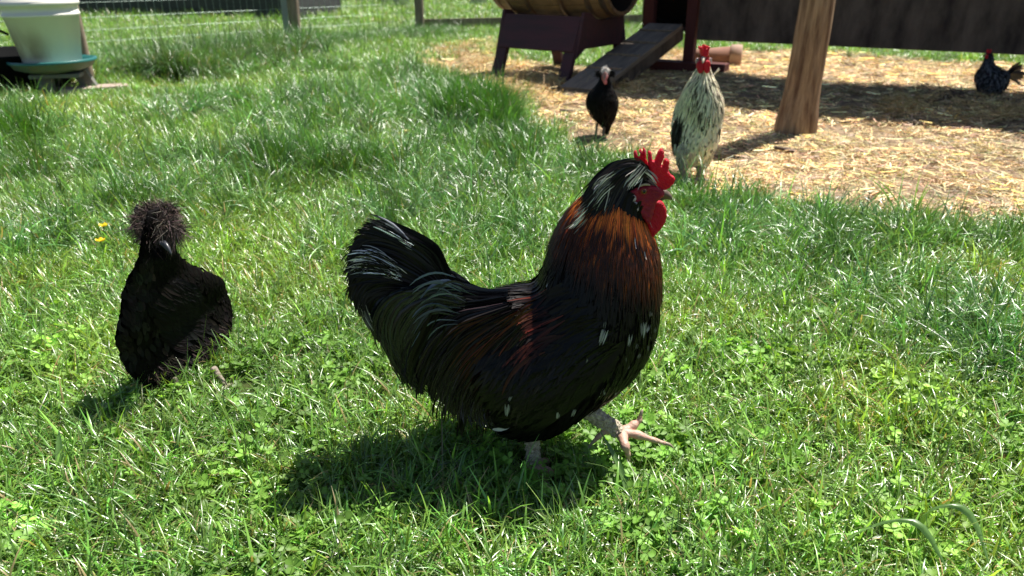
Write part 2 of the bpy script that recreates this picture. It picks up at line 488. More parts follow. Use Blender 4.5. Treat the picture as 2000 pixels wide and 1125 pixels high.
# short lawn variants 0-7, long lax 8-13, sparse tall 14-17, fence grass 18-21, dead thatch 22-24
gv = []
for k in range(8):
    gv.append(blades(40, 0.032, 0.092, 0.0022, 0.0056, 0.038, 0.6, 1.05, GREEN, 0.42, K=6, dead=0.06))
for k in range(6):
    gv.append(blades(52, 0.08, 0.17, 0.003, 0.0062, 0.036, 0.45, 1.7, COOL, 0.3, K=7, dead=0.03))
for k in range(4):
    gv.append(blades(4, 0.09, 0.16, 0.0025, 0.0045, 0.03, 0.3, 0.9, GREEN, 0.2, K=7, dead=0.03))
for k in range(4):
    gv.append(blades(80, 0.24, 0.44, 0.004, 0.008, 0.09, 0.3, 1.7, COOL, 0.28, K=8, dead=0.03))
for k in range(3):
    gv.append(flat_bits(26, 0.02, 0.07, 0.0018, 0.045, (0.33, 0.27, 0.14), 0.3, zmax=0.022))
for k in range(5):
    gv.append(blades(95, 0.13, 0.27, 0.003, 0.0068, 0.055, 0.55, 1.7, (0.08, 0.185, 0.042), 0.42, K=9, dead=0.03))
for k in range(4):
    gv.append(blades(80, 0.13, 0.25, 0.003, 0.0058, 0.06, 0.28, 0.75, (0.045, 0.13, 0.014), 0.25, K=7, dead=0.02))
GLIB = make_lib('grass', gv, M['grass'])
P_, R_, S_, I_, T_ = [], [], [], [], []
def add_pts(x, y, lo, hi, smin, smax, tint=None, tilt=0.12, dz=0.0):
    n = len(x)
    if n == 0: return
    P_.append(np.stack([x, y, hgt(x, y) + dz], -1))
    R_.append(np.stack([rng.normal(0, tilt, n), rng.normal(0, tilt, n), rng.uniform(0, 6.28, n)], -1))
    S_.append(rng.uniform(smin, smax, n)); I_.append(rng.integers(lo, hi, n))
    d = dry_amt(x, y)[:, None]; v_ = fbm(x, y, 2.3)[:, None]
    t = (0.75 + 0.5 * v_) * np.array([1, 1, 1.0]) * (1 - d) + d * np.array([1.55, 1.25, 1.05])
    t = t * np.exp(rng.normal(0, 0.22, (n, 1)))
    if tint is not None: t = t * np.array(tint)
    T_.append(t)
CL = [(470, 330, .22, 1.0), (560, 250, .3, 1.0), (700, 330, .3, 1.0), (620, 220, .45, 1.0), (900, 340, .3, 1.0), (760, 200, .5, 1.0), (1010, 300, .22, 1.0), (880, 440, .2, 1.0),
      (1010, 480, .14, 1.0), (560, 350, .25, 1.0), (460, 430, .12, 1.0), (1440, 430, .15, 1.0), (1600, 470, .18, 1.0), (1760, 500, .25, 1.0), (1850, 480, .2, 1.0), (1750, 560, .16, 1.0),
      (1600, 560, .12, 1.0), (80, 330, .25, 1.0), (20, 290, .3, 1.0), (1980, 740, .14, 1.0), (1900, 700, .1, 1.0), (1960, 640, .1, 1.0), (640, 500, .1, 1.0), (300, 330, .25, 1.0), (1380, 480, .12, 1.0)]
def lush_amt(x, y):
    d = np.zeros(np.shape(x))
    for px, py, r, a in CL:
        g = G(px, py); d = np.maximum(d, a * np.exp(-((x - g[0]) ** 2 + (y - g[1]) ** 2) / (r * r)))
    return np.clip(d + np.clip(fbm(x - 5, y + 3, 1.8) - 0.42, 0, 1) * 2.2 * np.clip((np.asarray(y) - 1.3) * 1.5, 0.15, 1), 0, 1)
def clov_amt(x, y):
    a = np.clip((1.7 - np.asarray(y)) / 0.4, 0, 1) * np.clip((fbm(x + 2, y + 7, 4.0) - 0.36) * 4, 0, 1)
    return a
birds_xy = [(0.04, 1.06, .05), (-0.62, 1.3, .05)]
# lawn
for (y0, y1, dens, s) in ((0.45, 2.0, 2600, 0.95), (2.0, 3.6, 1900, 1.05), (3.6, 6.0, 1000, 1.2), (6.0, 11.0, 400, 1.4), (11.0, 30.0, 60, 2.2)):
    x, y = fan_points(dens, y0, y1)
    keep = rng.uniform(size=len(x)) > np.maximum(straw_amt(x, y) * 1.05 if y0 < 11 else 0, np.maximum(bare_amt(x, y), 0.25 * clov_amt(x, y)))
    x, y = x[keep], y[keep]
    add_pts(x, y, 0, 8, 0.75 * s, 1.25 * s)
    x, y = fan_points(dens * 0.12, y0, y1)
    keep = (rng.uniform(size=len(x)) > straw_amt(x, y)) & (rng.uniform(size=len(x)) < 0.35 + dry_amt(x, y))
    add_pts(x[keep], y[keep], 22, 25, s * 0.9, s * 1.2)
for (y0, y1, dens, s) in ((0.5, 2.0, 620, 0.8), (2.0, 3.6, 520, 1.0), (3.6, 6.5, 300, 1.15)):
    x, y = fan_points(dens, y0, y1)
    keep = (rng.uniform(size=len(x)) < lush_amt(x, y)) & (straw_amt(x, y) < 0.45)
    add_pts(x[keep], y[keep], 8, 14, 0.6 * s, 1.25 * s, tilt=0.35)
for (y0, y1, dens, s) in ((1.4, 2.4, 190, 0.62), (2.4, 4.2, 150, 0.85), (4.2, 6.5, 80, 0.95)):
    x, y = fan_points(dens, y0, y1)
    keep = (rng.uniform(size=len(x)) < np.clip((lush_amt(x, y) - 0.25) * 2, 0, 1)) & (straw_amt(x, y) < 0.35)
    add_pts(x[keep], y[keep], 25, 34, 0.5 * s, 1.2 * s, tilt=0.3)
x, y = fan_points(330, 0.5, 3.0)
keep = straw_amt(x, y) < 0.6
add_pts(x[keep], y[keep], 14, 18, 0.5, 1.0, tilt=0.25)
# dark green clump at the yard's corner
for (px, py, r, n) in ((1990, 740, 0.13, 14), (1960, 640, .10, 7), (1900, 690, .12, 6), (20, 260, .2, 16), (5, 360, .12, 14)):
    g = G(px, py); a = rng.uniform(0, 6.28, n); q = r * np.sqrt(rng.uniform(0, 1, n))
    add_pts(g[0] + q * np.cos(a), g[1] + q * np.sin(a) * 0.8, 25, 30, 0.45, 0.85, tint=(0.9, 1.0, 0.75), tilt=0.25)
for (px, py, r, n, sc_) in ((930, 250, 0.20, 46, 1.0), (900, 228, 0.16, 26, .9), (965, 268, 0.12, 18, .8), (10, 300, 0.16, 20, .9), (30, 330, .10, 10, .7), (560, 350, .16, 22, .7), (500, 340, .10, 10, .6), (690, 350, .14, 14, .65), (1010, 300, .12, 12, .6), (1860, 470, .1, 10, .4), (1000, 470, .07, 8, .45)):
    g = G(px, py); a = rng.uniform(0, 6.28, n); q = r * np.sqrt(rng.uniform(0, 1, n))
    add_pts(g[0] + q * np.cos(a), g[1] + q * np.sin(a) * 0.8, 30, 34, 0.9 * sc_, 1.35 * sc_, tint=(0.85, 0.95, 0.8), tilt=0.1)
for (px, py, r, n) in ((930, 240, 0.22, 60), (905, 215, 0.18, 40), (960, 262, 0.12, 30), (15, 300, 0.15, 30), (560, 330, .15, 25), (640, 330, .12, 18)):
    g = G(px, py); a = rng.uniform(0, 6.28, n); q = r * np.sqrt(rng.uniform(0, 1, n))
    add_pts(g[0] + q * np.cos(a), g[1] + q * np.sin(a) * 0.8, 8, 14, 0.9, 1.4, tint=(0.8, 0.95, 0.6), tilt=0.1)
# tall grass along the fence line
FA = np.array([-5.8, 5.1]); FB = np.array([-1.2, 10.2]); FC = np.array([1.9, 11.2])
def along(A, B, n, w, off=0.0):
    t = rng.uniform(0, 1, n); d = (B - A) / np.linalg.norm(B - A); nn = np.array([d[1], -d[0]])
    p = A + (B - A) * t[:, None] + nn * (rng.normal(0, w, n) + off)[:, None]
    return p[:, 0], p[:, 1]
x, y = along(np.array([-3.9, 7.0]), FB, 420, 0.22, 0.55); add_pts(x, y, 18, 22, 0.35, 0.62, tint=(0.55, 0.68, 0.5), tilt=0.25)
x, y = along(FA, FB, 120, 0.15, 0.1); add_pts(x, y, 18, 22, 0.3, 0.5)
x, y = along(FB, FC, 90, 0.15, 0.25); add_pts(x, y, 18, 22, 0.25, 0.45)
x, y = along(np.array([-2.75, 5.75]), np.array([-2.0, 7.6]), 260, 0.18, 0.0); add_pts(x, y, 18, 22, 0.6, 1.0, tint=(0.55, 0.65, 0.6))
x, y = along(np.array([-3.4, 6.0]), np.array([-2.2, 6.2]), 120, 0.16, 0.0); add_pts(x, y, 18, 22, 0.5, 0.8)
# grass beyond the yard and coop
x, y = along(np.array([1.8, 9.2]), np.array([8, 5.6]), 700, 0.35, -0.3); add_pts(x, y, 18, 22, 0.22, 0.5)
for k in range(len(P_)):      # trodden short round the standing feet
    for bx, by, br__ in ((0.05, 1.02, .11), (-0.53, 1.31, .09), (-3.05, 5.0, .5), (-0.56, 1.30, .09), (-0.66, 1.22, .08), (0.21, 1.05, .10), (0.70, 2.90, .14)):
        dd = np.hypot(P_[k][:, 0] - bx, P_[k][:, 1] - by); S_[k] = S_[k] * np.clip(0.22 + dd / br__ * 0.78, 0.22, 1)
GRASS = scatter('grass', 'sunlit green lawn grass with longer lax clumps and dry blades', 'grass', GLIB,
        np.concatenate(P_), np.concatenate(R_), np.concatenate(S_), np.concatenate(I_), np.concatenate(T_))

# clover
CLIB = make_lib('clover', [clover(16, 0.04) for _ in range(6)], M['clover'])
P_, R_, S_, I_, T_ = [], [], [], [], []
x, y = fan_points(620, 0.45, 1.8)
keep = rng.uniform(size=len(x)) < clov_amt(x, y)
add_pts(x[keep], y[keep], 0, 6, 0.8, 1.25, tilt=0.08)
scatter('clover', 'round three-leaf clover growing low in the near lawn', 'clover', CLIB,
        np.concatenate(P_), np.concatenate(R_), np.concatenate(S_), np.concatenate(I_), np.concatenate(T_))

# straw bedding
sv = [flat_bits(40, 0.03, 0.11, 0.0036, 0.075, (0.56, 0.44, 0.25), 0.5, zmax=0.02, tilt=0.16) for _ in range(7)]
sv += [flat_bits(30, 0.06, 0.16, 0.0036, 0.06, (0.56, 0.42, 0.2), 0.28, zmax=0.05, tilt=0.35, curve=0.4) for _ in range(3)]
SLIB = make_lib('straw', sv, M['straw'])
P_, R_, S_, I_, T_ = [], [], [], [], []
for (y0, y1, dens, s) in ((1.8, 4.0, 330, 0.95), (4.0, 6.5, 230, 1.15), (6.5, 9.5, 90, 1.5)):
    x, y = fan_points(dens, y0, y1)
    keep = rng.uniform(size=len(x)) < straw_amt(x, y) ** 1.5 * np.clip(0.45 + 1.5 * (fbm(x, y, 2.6) - 0.35), 0.25, 1)
    x, y = x[keep], y[keep]
    P_.append(np.stack([x, y, hgt(x, y) + 0.002], -1)); k = len(x)
    R_.append(np.stack([rng.normal(0, .04, k), rng.normal(0, .04, k), rng.uniform(0, 6.28, k)], -1)); S_.append(rng.uniform(.8, 1.2, k) * s)
    I_.append(rng.integers(0, 7, k)); T_.append(np.exp(rng.normal(0, .15, (k, 1))) * np.ones(3) * (0.7 + 0.6 * fbm(x, y, 1.4))[:, None])
def mound(px, py, r, n):
    g = G(px, py); a = rng.uniform(0, 6.28, n); q = r * np.sqrt(rng.uniform(0, 1, n))
    x = g[0] + q * np.cos(a); y = g[1] + q * np.sin(a)
    P_.append(np.stack([x, y, hgt(x, y) + 0.05 * np.clip(1 - q / r, 0, 1) * rng.uniform(0, 1, n)], -1))
    R_.append(np.stack([rng.normal(0, .2, n), rng.normal(0, .2, n), rng.uniform(0, 6.28, n)], -1)); S_.append(rng.uniform(.8, 1.3, n))
    I_.append(rng.integers(7, 10, n)); T_.append(np.exp(rng.normal(0, .15, (n, 1))) * np.ones(3) * 1.05)
for m_ in ((960, 178, .35, 40), (1030, 172, .3, 36), (930, 130, .5, 30), (880, 110, .3, 14), (1000, 200, .3, 26), (920, 95, .5, 34), (1850, 220, .4, 26), (1740, 215, .3, 12), (1200, 180, .25, 14), (1290, 110, .25, 14)): mound(*m_)
scatter('straw', 'golden straw bedding strewn over bare earth in the coop yard', 'straw', SLIB,
        np.concatenate(P_), np.concatenate(R_), np.concatenate(S_), np.concatenate(I_), np.concatenate(T_))

# ================================================================== STRUCTURES AND THINGS
M['old_wood'] = mat('weathered_dark_board', base=(0.15, 0.115, 0.092), rough=0.85, spec=0.15, noise=(3.2, (0.040, 0.030, 0.026), 1.0, (1.6, 1, 0.55)), bump=(40, 0.6, 0.004, (0.06, 1, 1)))
M['ramp_wood'] = mat('grey_ramp_wood', base=(0.27, 0.22, 0.17), rough=0.8, spec=0.2, noise=(9, (0.11, 0.09, 0.075), 0.8, (0.3, 3, 3)), bump=(40, 0.6, 0.003, (0.08, 1, 1)))
M['maroon'] = mat('maroon_painted_wood', base=(0.075, 0.028, 0.035), rough=0.65, spec=0.3, noise=(7, (0.045, 0.025, 0.03), 0.9, (0.4, 3, 3)), bump=(50, 0.4, 0.002, (0.1, 1, 1)))
M['red_post'] = mat('faded_red_wood', base=(0.10, 0.03, 0.025), rough=0.75, spec=0.2, noise=(14, (0.09, 0.03, 0.028), 0.8, (3, 3, 0.4)))
M['barrel'] = mat('oak_stave', base=(0.2, 0.125, 0.07), rough=0.6, spec=0.35, noise=(9, (0.1, 0.06, 0.035), 0.9, (1, 1, 1)), bump=(60, 0.4, 0.002))
M['hoop'] = mat('rusty_hoop', base=(0.11, 0.09, 0.08), rough=0.5, metal=0.6, noise=(20, (0.15, 0.07, 0.035), 0.8))
M['dark_in'] = mat('shaded_inside_wood', base=(0.02, 0.015, 0.012), rough=0.95, spec=0.05)  # near-black base paints the interior shade into the boards
M['log'] = mat('peeled_log', base=(0.36, 0.25, 0.16), rough=0.75, spec=0.2, noise=(8, (0.11, 0.06, 0.038), 1.0, (3.6, 3.6, 0.42)), bump=(9, 1.0, 0.02, (5, 5, 0.5)))
M['log_end'] = mat('sawn_log_end', base=(0.4, 0.3, 0.2), rough=0.8)
M['pail'] = mat('stained_white_plastic', base=(0.72, 0.74, 0.7), rough=0.4, spec=0.4)
t = M['pail'].node_tree; N = t.nodes; L = t.links      # brown algae stain on the lower left side
tcn = N.new('ShaderNodeTexCoord'); sx = N.new('ShaderNodeSeparateXYZ'); L.new(tcn.outputs['Object'], sx.inputs[0])
nz = N.new('ShaderNodeTexNoise'); nz.inputs['Scale'].default_value = 9; nz.inputs['Detail'].default_value = 6
mpn = N.new('ShaderNodeMapping'); mpn.inputs['Scale'].default_value = (1.4, 1.4, 0.5); L.new(tcn.outputs['Object'], mpn.inputs[0]); L.new(mpn.outputs[0], nz.inputs['Vector'])
def mathn(op, a, b):
    q = N.new('ShaderNodeMath'); q.operation = op; q.use_clamp = op == 'MULTIPLY'
    for i, v_ in enumerate((a, b)):
        if isinstance(v_, (int, float)): q.inputs[i].default_value = v_
        else: L.new(v_, q.inputs[i])
    return q.outputs[0]
def rampn(v_, a, b, c, d):
    q = N.new('ShaderNodeMapRange'); q.interpolation_type = 'SMOOTHSTEP'
    for i, w in zip((1, 2, 3, 4), (a, b, c, d)): q.inputs[i].default_value = w
    L.new(v_, q.inputs[0]); return q.outputs[0]
band = mathn('MULTIPLY', rampn(sx.outputs[2], 0.035, 0.075, 0, 1), rampn(sx.outputs[2], 0.13, 0.30, 1, 0))
side = rampn(sx.outputs[0], 0.02, 0.16, 1, 0.0)
fac = mathn('MULTIPLY', mathn('MULTIPLY', mathn('MULTIPLY', band, 0.62), side), rampn(nz.outputs['Fac'], 0.3, 0.6, 0.25, 1))
mxn = N.new('ShaderNodeMix'); mxn.data_type = 'RGBA'; L.new(fac, mxn.inputs['Factor']); mxn.inputs['A'].default_value = (0.80, 0.78, 0.70, 1); mxn.inputs['B'].default_value = (0.20, 0.13, 0.07, 1)
L.new(mxn.outputs['Result'], N['Principled BSDF'].inputs['Base Color'])
M['teal'] = mat('teal_plastic', base=(0.02, 0.13, 0.12), rough=0.4)
M['tray_dirt'] = mat('dusty_green_plastic', base=(0.13, 0.19, 0.16), rough=0.7, noise=(14, (0.2, 0.17, 0.12), 0.7))
M['stand'] = mat('grey_green_wood', base=(0.13, 0.15, 0.14), rough=0.8, noise=(12, (0.2, 0.15, 0.11), 0.6, (2, 2, .5)))
M['paleplank'] = mat('pale_pink_plank', base=(0.42, 0.33, 0.28), rough=0.85, noise=(12, (0.28, 0.21, 0.17), 0.7, (.4, 2, 2)), bump=(30, .4, .003))
M['matte_black'] = mat('matte_black', base=(0.006, 0.0065, 0.007), rough=0.9, spec=0.1)
M['wire'] = mat('green_coated_wire', base=(0.25, 0.33, 0.29), rough=0.35, spec=0.6, metal=0.3)
M['post_wood'] = mat('round_fence_wood', base=(0.30, 0.24, 0.17), rough=0.85, noise=(10, (0.13, 0.09, 0.065), 0.9, (3, 3, .4)), bump=(20, .5, .005))
M['steel_post'] = mat('grey_post', base=(0.22, 0.24, 0.23), rough=0.6)
M['bed_wood'] = mat('dark_bed_timber', base=(0.035, 0.038, 0.04), rough=0.85, noise=(4, (0.06, 0.06, 0.06), 0.8, (.3, 1, 3)))
M['clay'] = mat('terracotta', base=(0.27, 0.13, 0.085), rough=0.85, noise=(12, (0.2, 0.1, 0.07), 0.6))
M['clay_lit'] = mat('sunlit_terracotta', base=(0.42, 0.29, 0.22), rough=0.9, noise=(12, (0.3, 0.18, 0.13), 0.7))  # sunlight on the pot rim painted in as paler clay
M['leafdark'] = mat('hedge_leaf', base=(0.03, 0.07, 0.02), rough=0.5, transl=0.2, tcol=(0.08, 0.16, 0.03))
M['bark'] = mat('tree_bark', base=(0.06, 0.05, 0.04), rough=0.9)
M['white'] = mat('white_plastic', base=(0.75, 0.76, 0.76), rough=0.5)
M['petal'] = mat('yellow_petal', base=(0.75, 0.52, 0.01), rough=0.35, transl=0.25, tcol=(0.9, 0.7, 0.02))
M['stem'] = mat('flower_stem', base=(0.08, 0.16, 0.03), rough=0.5)
M['dryleaf'] = mat('dry_leaf', base=(0.36, 0.22, 0.11), rough=0.7, noise=(60, (0.2, 0.11, 0.05), 0.8), transl=0.15, tcol=(0.4, 0.25, 0.12))
M['twig'] = mat('twig_bark', base=(0.11, 0.08, 0.055), rough=0.9)
M['quill'] = mat('white_quill', base=(0.7, 0.68, 0.64), rough=0.6, transl=0.2)

# ---- coop wall / shed standing on legs, doorway bay at its left end
CA = np.array([1.44, 6.30]); CU = np.array([0.868, -0.497]); ang_c = math.atan2(CU[1], CU[0])
coop = empty('chicken_coop', (CA[0], CA[1], 0), ang_c, label='large dark board coop raised on red legs above the straw at upper right', cat='coop')
ZB = 0.255
zz = ZB
for k, h_ in enumerate((0.62, 0.5, 0.5, 0.46)):        # wide side boards, one above the other
    box('side_board', (4.4, 0.035, h_ - 0.006), M['old_wood'], coop, (0.06 + 2.2, 0.0, zz + h_ / 2), (0, 0, 0), 0.004)
    zz += h_
for x_, m_ in ((-0.36, 'red_post'), (0.0, 'red_post')):
    box('door_post', (0.085, 0.085, 2.25), M[m_], coop, (x_, 0.03, 0.09 + 1.125), (0, 0, 0), 0.006)
box('leg', (0.1, 0.1, 0.3), M['red_post'], coop, (4.2, 0.1, 0.15), (0, 0, 0), 0.006)
box('skid', (0.62, 0.16, 0.085), M['red_post'], coop, (0.02, -0.02, 0.045), (0, 0, 0), 0.008)
box('skid', (0.5, 0.14, 0.07), M['maroon'], coop, (-0.45, 0.03, 0.04), (0, 0, 0.1), 0.008)
box('bay_floor', (0.46, 0.30, 0.03), M['old_wood'], coop, (-0.18, 0.20, 0.33), (0, 0, 0), 0.004)
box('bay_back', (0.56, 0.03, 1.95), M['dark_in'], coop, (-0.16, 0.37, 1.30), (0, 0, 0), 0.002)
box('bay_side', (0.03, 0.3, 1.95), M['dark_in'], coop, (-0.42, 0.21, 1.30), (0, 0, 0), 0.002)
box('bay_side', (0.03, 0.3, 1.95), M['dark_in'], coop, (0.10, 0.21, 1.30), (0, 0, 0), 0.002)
box('shade_roof', (5.6, 0.95, 0.05), M['old_wood'], coop, (2.4, -0.08, 2.38), (0.03, 0, 0), 0.005)  # out of view; sized, with the wall height, to shade the yard
V, F, C = flat_bits(150, 0.05, 0.16, 0.005, 0.17, (0.4, 0.3, 0.15), 0.3, zmax=0.05, tilt=.3, curve=.5)
o = new_obj('nest_straw', mesh_np('nest_straw', V, F, C), M['straw'], coop, (-0.17, 0.17, 0.347)); o['kind'] = 'stuff'
for ob in bpy.data.objects:
    pass
# ---- ramp
ra = np.array([*G(1105, 186)[:2], 0.02]); 
def plank_between(name, a, b, w, th, m, parent=None, **k):
    a = np.array(a, float); b = np.array(b, float); d = b - a; Ln = np.linalg.norm(d); d /= Ln
    sd = unit(np.cross(d, [0, 0, 1.0])); up = np.cross(sd, d)
    o = box(name, (Ln, w, th), m, parent, tuple((a + b) / 2), bevel=0.004, **k)
    o.matrix_basis = Matrix.Translation(Vector((a + b) / 2)) @ Matrix(((d[0], sd[0], up[0]), (d[1], sd[1], up[1]), (d[2], sd[2], up[2]))).to_4x4()
    return o
rb = np.array([CA[0] - 0.20 * CU[0] - 0.02, CA[1] - 0.20 * CU[1] - 0.05, 0.36])
ra2 = np.array([0.45, 5.12, 0.03])
ramp = plank_between('ramp', ra2, rb, 0.29, 0.035, M['ramp_wood'])
tag(ramp, 'grey wooden ramp board leaning from the straw up into the coop doorway', 'ramp')
for sg in (-1, 1):
    rl = box('side_rail', (1.42, 0.035, 0.10), M['old_wood'], ramp, (0.08, sg * 0.12, -0.068), (0, 0, 0), 0.004)
for k in range(4):
    box('cleat', (0.03, 0.27, 0.014), M['ramp_wood'], ramp, (-0.35 + 0.3 * k, 0, 0.0245), (0, 0, 0), 0.003)
# ---- barrel house and its cradle
BU = np.array([0.80, -0.60, 0.0]); BV = np.array([0.60, 0.80, 0.0])
bang = math.atan2(BU[1], BU[0])
BC = np.array([0.39, 6.03, 0.0])
cradle = empty('barrel_stand', tuple(BC), bang, label='maroon slatted wooden stand with splayed legs under the barrel', cat='stand')
def quad_prism(name, pts, th, m, parent):
    """flat polygon (local 3-D points, planar) extruded along its normal by th"""
    p = np.array(pts, float); n_ = unit(np.cross(p[1] - p[0], p[2] - p[1]))
    k = len(p); V = np.vstack([p - n_ * th / 2, p + n_ * th / 2])
    F = [tuple(range(k - 1, -1, -1)), tuple(range(k, 2 * k))] + [(i, (i + 1) % k, (i + 1) % k + k, i + k) for i in range(k)]
    me = bpy.data.meshes.new(name); me.from_pydata(V.tolist(), [], F)
    bm = bmesh.new(); bm.from_mesh(me); bmesh.ops.bevel(bm, geom=bm.edges[:], offset=0.003, segments=1, affect='EDGES'); bm.to_mesh(me); bm.free()
    return new_obj(name, me, m, parent)
HL = 0.34      # half length of the stand along the barrel
zt, zm, yt, ym, yf = 0.47, 0.235, 0.27, 0.375, 0.45
for s in (-1, 1):
    quad_prism('side_panel', [(-HL, s * ym, zm), (HL, s * ym, zm), (HL, s * yt, zt), (-HL, s * yt, zt)], 0.022, M['maroon'], cradle)
    for e in (-1, 1):
        quad_prism('leg', [(e * (HL - 0.035) - 0.045, s * yf, 0), (e * (HL - 0.035) + 0.045, s * yf, 0), (e * (HL - 0.035) + 0.045, s * (yt + 0.01) - s * 0.02, zt - 0.02), (e * (HL - 0.035) - 0.045, s * (yt + 0.01) - s * 0.02, zt - 0.02)], 0.045, M['maroon'], cradle)
BR, BZ = 0.33, 0.76
for e in (-1, 1):
    arc = []
    for k in range(13):
        a = math.radians(-36 + 72 * k / 12)
        arc.append((e * (HL + 0.015), (BR - 0.005) * math.sin(a) * 1.0, BZ - (BR - 0.005) * math.cos(a)))
    yy = [-ym, -0.24, -0.1, 0.1, 0.24, ym]
    lo = [(e * (HL + 0.015), -ym, zm - 0.05), (e * (HL + 0.015), -0.25, zm + 0.015), (e * (HL + 0.015), 0.25, zm + 0.015), (e * (HL + 0.015), ym, zm - 0.05)]
    poly = lo + [(e * (HL + 0.015), yt + 0.012, zt + 0.03)] + arc[::-1] + [(e * (HL + 0.015), -yt - 0.012, zt + 0.03)]
    quad_prism('end_panel', poly if e > 0 else poly[::-1], 0.025, M['maroon'], cradle)
barrel = empty('barrel', tuple(BC + np.array([0, 0, BZ])), bang, label='old oak barrel lying on its side with a dark open end', cat='barrel')
NS = 26; BL = 0.52
def brad(x_): return 0.285 + 0.05 * (1 - (x_ / BL) ** 2)
stave = None
xs = np.linspace(-BL, BL, 13)
for k in range(NS):
    a0 = 2 * math.pi * (k + 0.035) / NS; a1 = 2 * math.pi * (k + 0.965) / NS
    if stave is None:
        V = []; F = []
        for x_ in xs:
            r = brad(x_)
            for rr_, a in ((r, a0), (r + 0.0006, (a0 + a1) / 2), (r, a1), (r - 0.022, a1), (r - 0.022, a0)):
                V.append((x_, rr_ * math.cos(a), rr_ * math.sin(a)))
        for i in range(12):
            for j in range(5):
                F.append((i * 5 + j, i * 5 + (j + 1) % 5, (i + 1) * 5 + (j + 1) % 5, (i + 1) * 5 + j))
        F += [(4, 3, 2, 1, 0), tuple(range(60, 65))]
        stave = bpy.data.meshes.new('stave'); stave.from_pydata(V, [], F); stave.materials.append(M['barrel'])
        base_a = a0
    o = bpy.data.objects.new('stave', stave); COL.objects.link(o); o.parent = barrel; o.rotation_euler = (2 * math.pi * k / NS, 0, 0)
for x_ in (-0.47, -0.36, -0.15, 0.15, 0.36, 0.47):
    r = brad(x_) + 0.0025
    s_ = 0.02
    lathe('hoop', [(brad(x_ - s_) + 0.001, -s_), (brad(x_ - s_) + 0.004, -s_), (brad(x_ + s_) + 0.004, s_), (brad(x_ + s_) + 0.001, s_)], M['hoop'], barrel, (x_, 0, 0), (0, math.pi / 2, 0))
lathe('back_head', [(0.001, 0), (0.262, 0), (0.262, 0.02), (0.001, 0.02)], M['barrel'], barrel, (-0.5, 0, 0), (0, math.pi / 2, 0))
lathe('shade_lining', [(0.27, -0.44), (0.302, 0), (0.27, 0.49), (0.262, 0.49), (0.295, 0), (0.262, -0.44)], M['dark_in'], barrel, (0, 0, 0), (0, math.pi / 2, 0))  # dark inner sheet painting the shade inside the barrel

# ---- foreground log post
pg = G(1554, 262)
post = empty('log_post', (pg[0], pg[1], 0), 0, label='thick peeled brown log post standing upright in the straw yard', cat='post')
K = 26; S = 40
zz = np.linspace(-0.05, 1.5, K); a = np.linspace(0, 2 * np.pi, S, endpoint=False)
V = []
for z_ in zz:
    r = 0.080 + 0.026 * math.exp(-max(z_ - .02, 0) ** 2 / 0.02) + 0.004 * math.sin(5 * z_)
    cx = 0.012 * math.sin(2.1 * z_); cy = 0.01 * math.sin(1.7 * z_ + 1)
    rr_ = r * (1 + 0.035 * np.sin(3 * a + 0.8 + z_) + 0.025 * np.sin(5 * a - 1.3 * z_) + 0.012 * np.sin(13 * a + 2 * z_) + 0.01 * np.sin(23 * a))
    V.append(np.stack([cx + rr_ * np.cos(a), cy + rr_ * np.sin(a), np.full(S, z_)], -1))
V = np.concatenate(V)
F = [(k * S + s, k * S + (s + 1) % S, (k + 1) * S + (s + 1) % S, (k + 1) * S + s) for k in range(K - 1) for s in range(S)] + [tuple(range((K - 1) * S, K * S))]
me = bpy.data.meshes.new('log'); me.from_pydata(V.tolist(), [], F)
for p in me.polygons: p.use_smooth = True
new_obj('log', me, M['log'], post)

# ---- clay pot lying by the coop leg
pp = G(1432, 134)
pot = empty('clay_pot', (pp[0] - 0.02, pp[1] + 0.08, 0.085), ang_c + 0.25, label='brown clay pot lying on its side under the coop edge', cat='pot')
lathe('pot_body', [(0.001, -0.30), (0.052, -0.30), (0.06, -0.28), (0.092, 0.02), (0.085, 0.02), (0.05, -0.27), (0.001, -0.28)], M['clay'], pot, (0, 0, 0), (0, math.pi / 2, 0.0))
lathe('pot_rim', [(0.0925, 0.0), (0.105, 0.005), (0.107, 0.09), (0.1, 0.1), (0.088, 0.098), (0.084, 0.06), (0.086, 0.0)], M['clay_lit'], pot, (0, 0, 0), (0, math.pi / 2, 0.0))

# ---- feeder: pail on tray, on a stand
fx, fy = -3.08, 5.16
stand = empty('feeder_stand', (fx, fy, 0), 0.1, label='low grey green wooden stand under the green tray', cat='stand')
box('top_board', (0.3, 0.3, 0.025), M['stand'], stand, (0.02, 0, 0.135), (0, 0, 0.2))
for x_, y_, r_ in ((-0.03, -0.10, (0, 0.0, 0)), (0.17, 0.05, (0, -0.45, 0)), (-0.1, 0.14, (0, 0.3, 0))):
    box('leg', (0.09, 0.045, 0.16), M['stand'], stand, (x_, y_, 0.066), r_, 0.004)
feeder = empty('poultry_feeder', (fx, fy, 0.15), 0, label='white plastic pail with brown stains sitting on a teal feed tray', cat='feeder')
feeder.rotation_euler = (0, -0.02, 0)
lathe('tray', [(0.001, 0.0), (0.15, 0.0), (0.235, 0.03), (0.255, 0.068), (0.262, 0.07), (0.262, 0.076), (0.25, 0.078), (0.243, 0.066), (0.225, 0.04), (0.15, 0.03), (0.001, 0.03)], [M['tray_dirt']], feeder)
lathe('tray_lip', [(0.2635, 0.066), (0.266, 0.08), (0.25, 0.083), (0.236, 0.062), (0.215, 0.045), (0.19, 0.038)], M['teal'], feeder)
lathe('pail', [(0.001, 0.0), (0.166, 0.0), (0.170, 0.004), (0.218, 0.31), (0.226, 0.312), (0.228, 0.33), (0.221, 0.332), (0.224, 0.375), (0.236, 0.378), (0.238, 0.40), (0.23, 0.404), (0.232, 0.45), (0.225, 0.45), (0.165, 0.01), (0.001, 0.01)], M['pail'], feeder, (0.0, 0, 0.04))
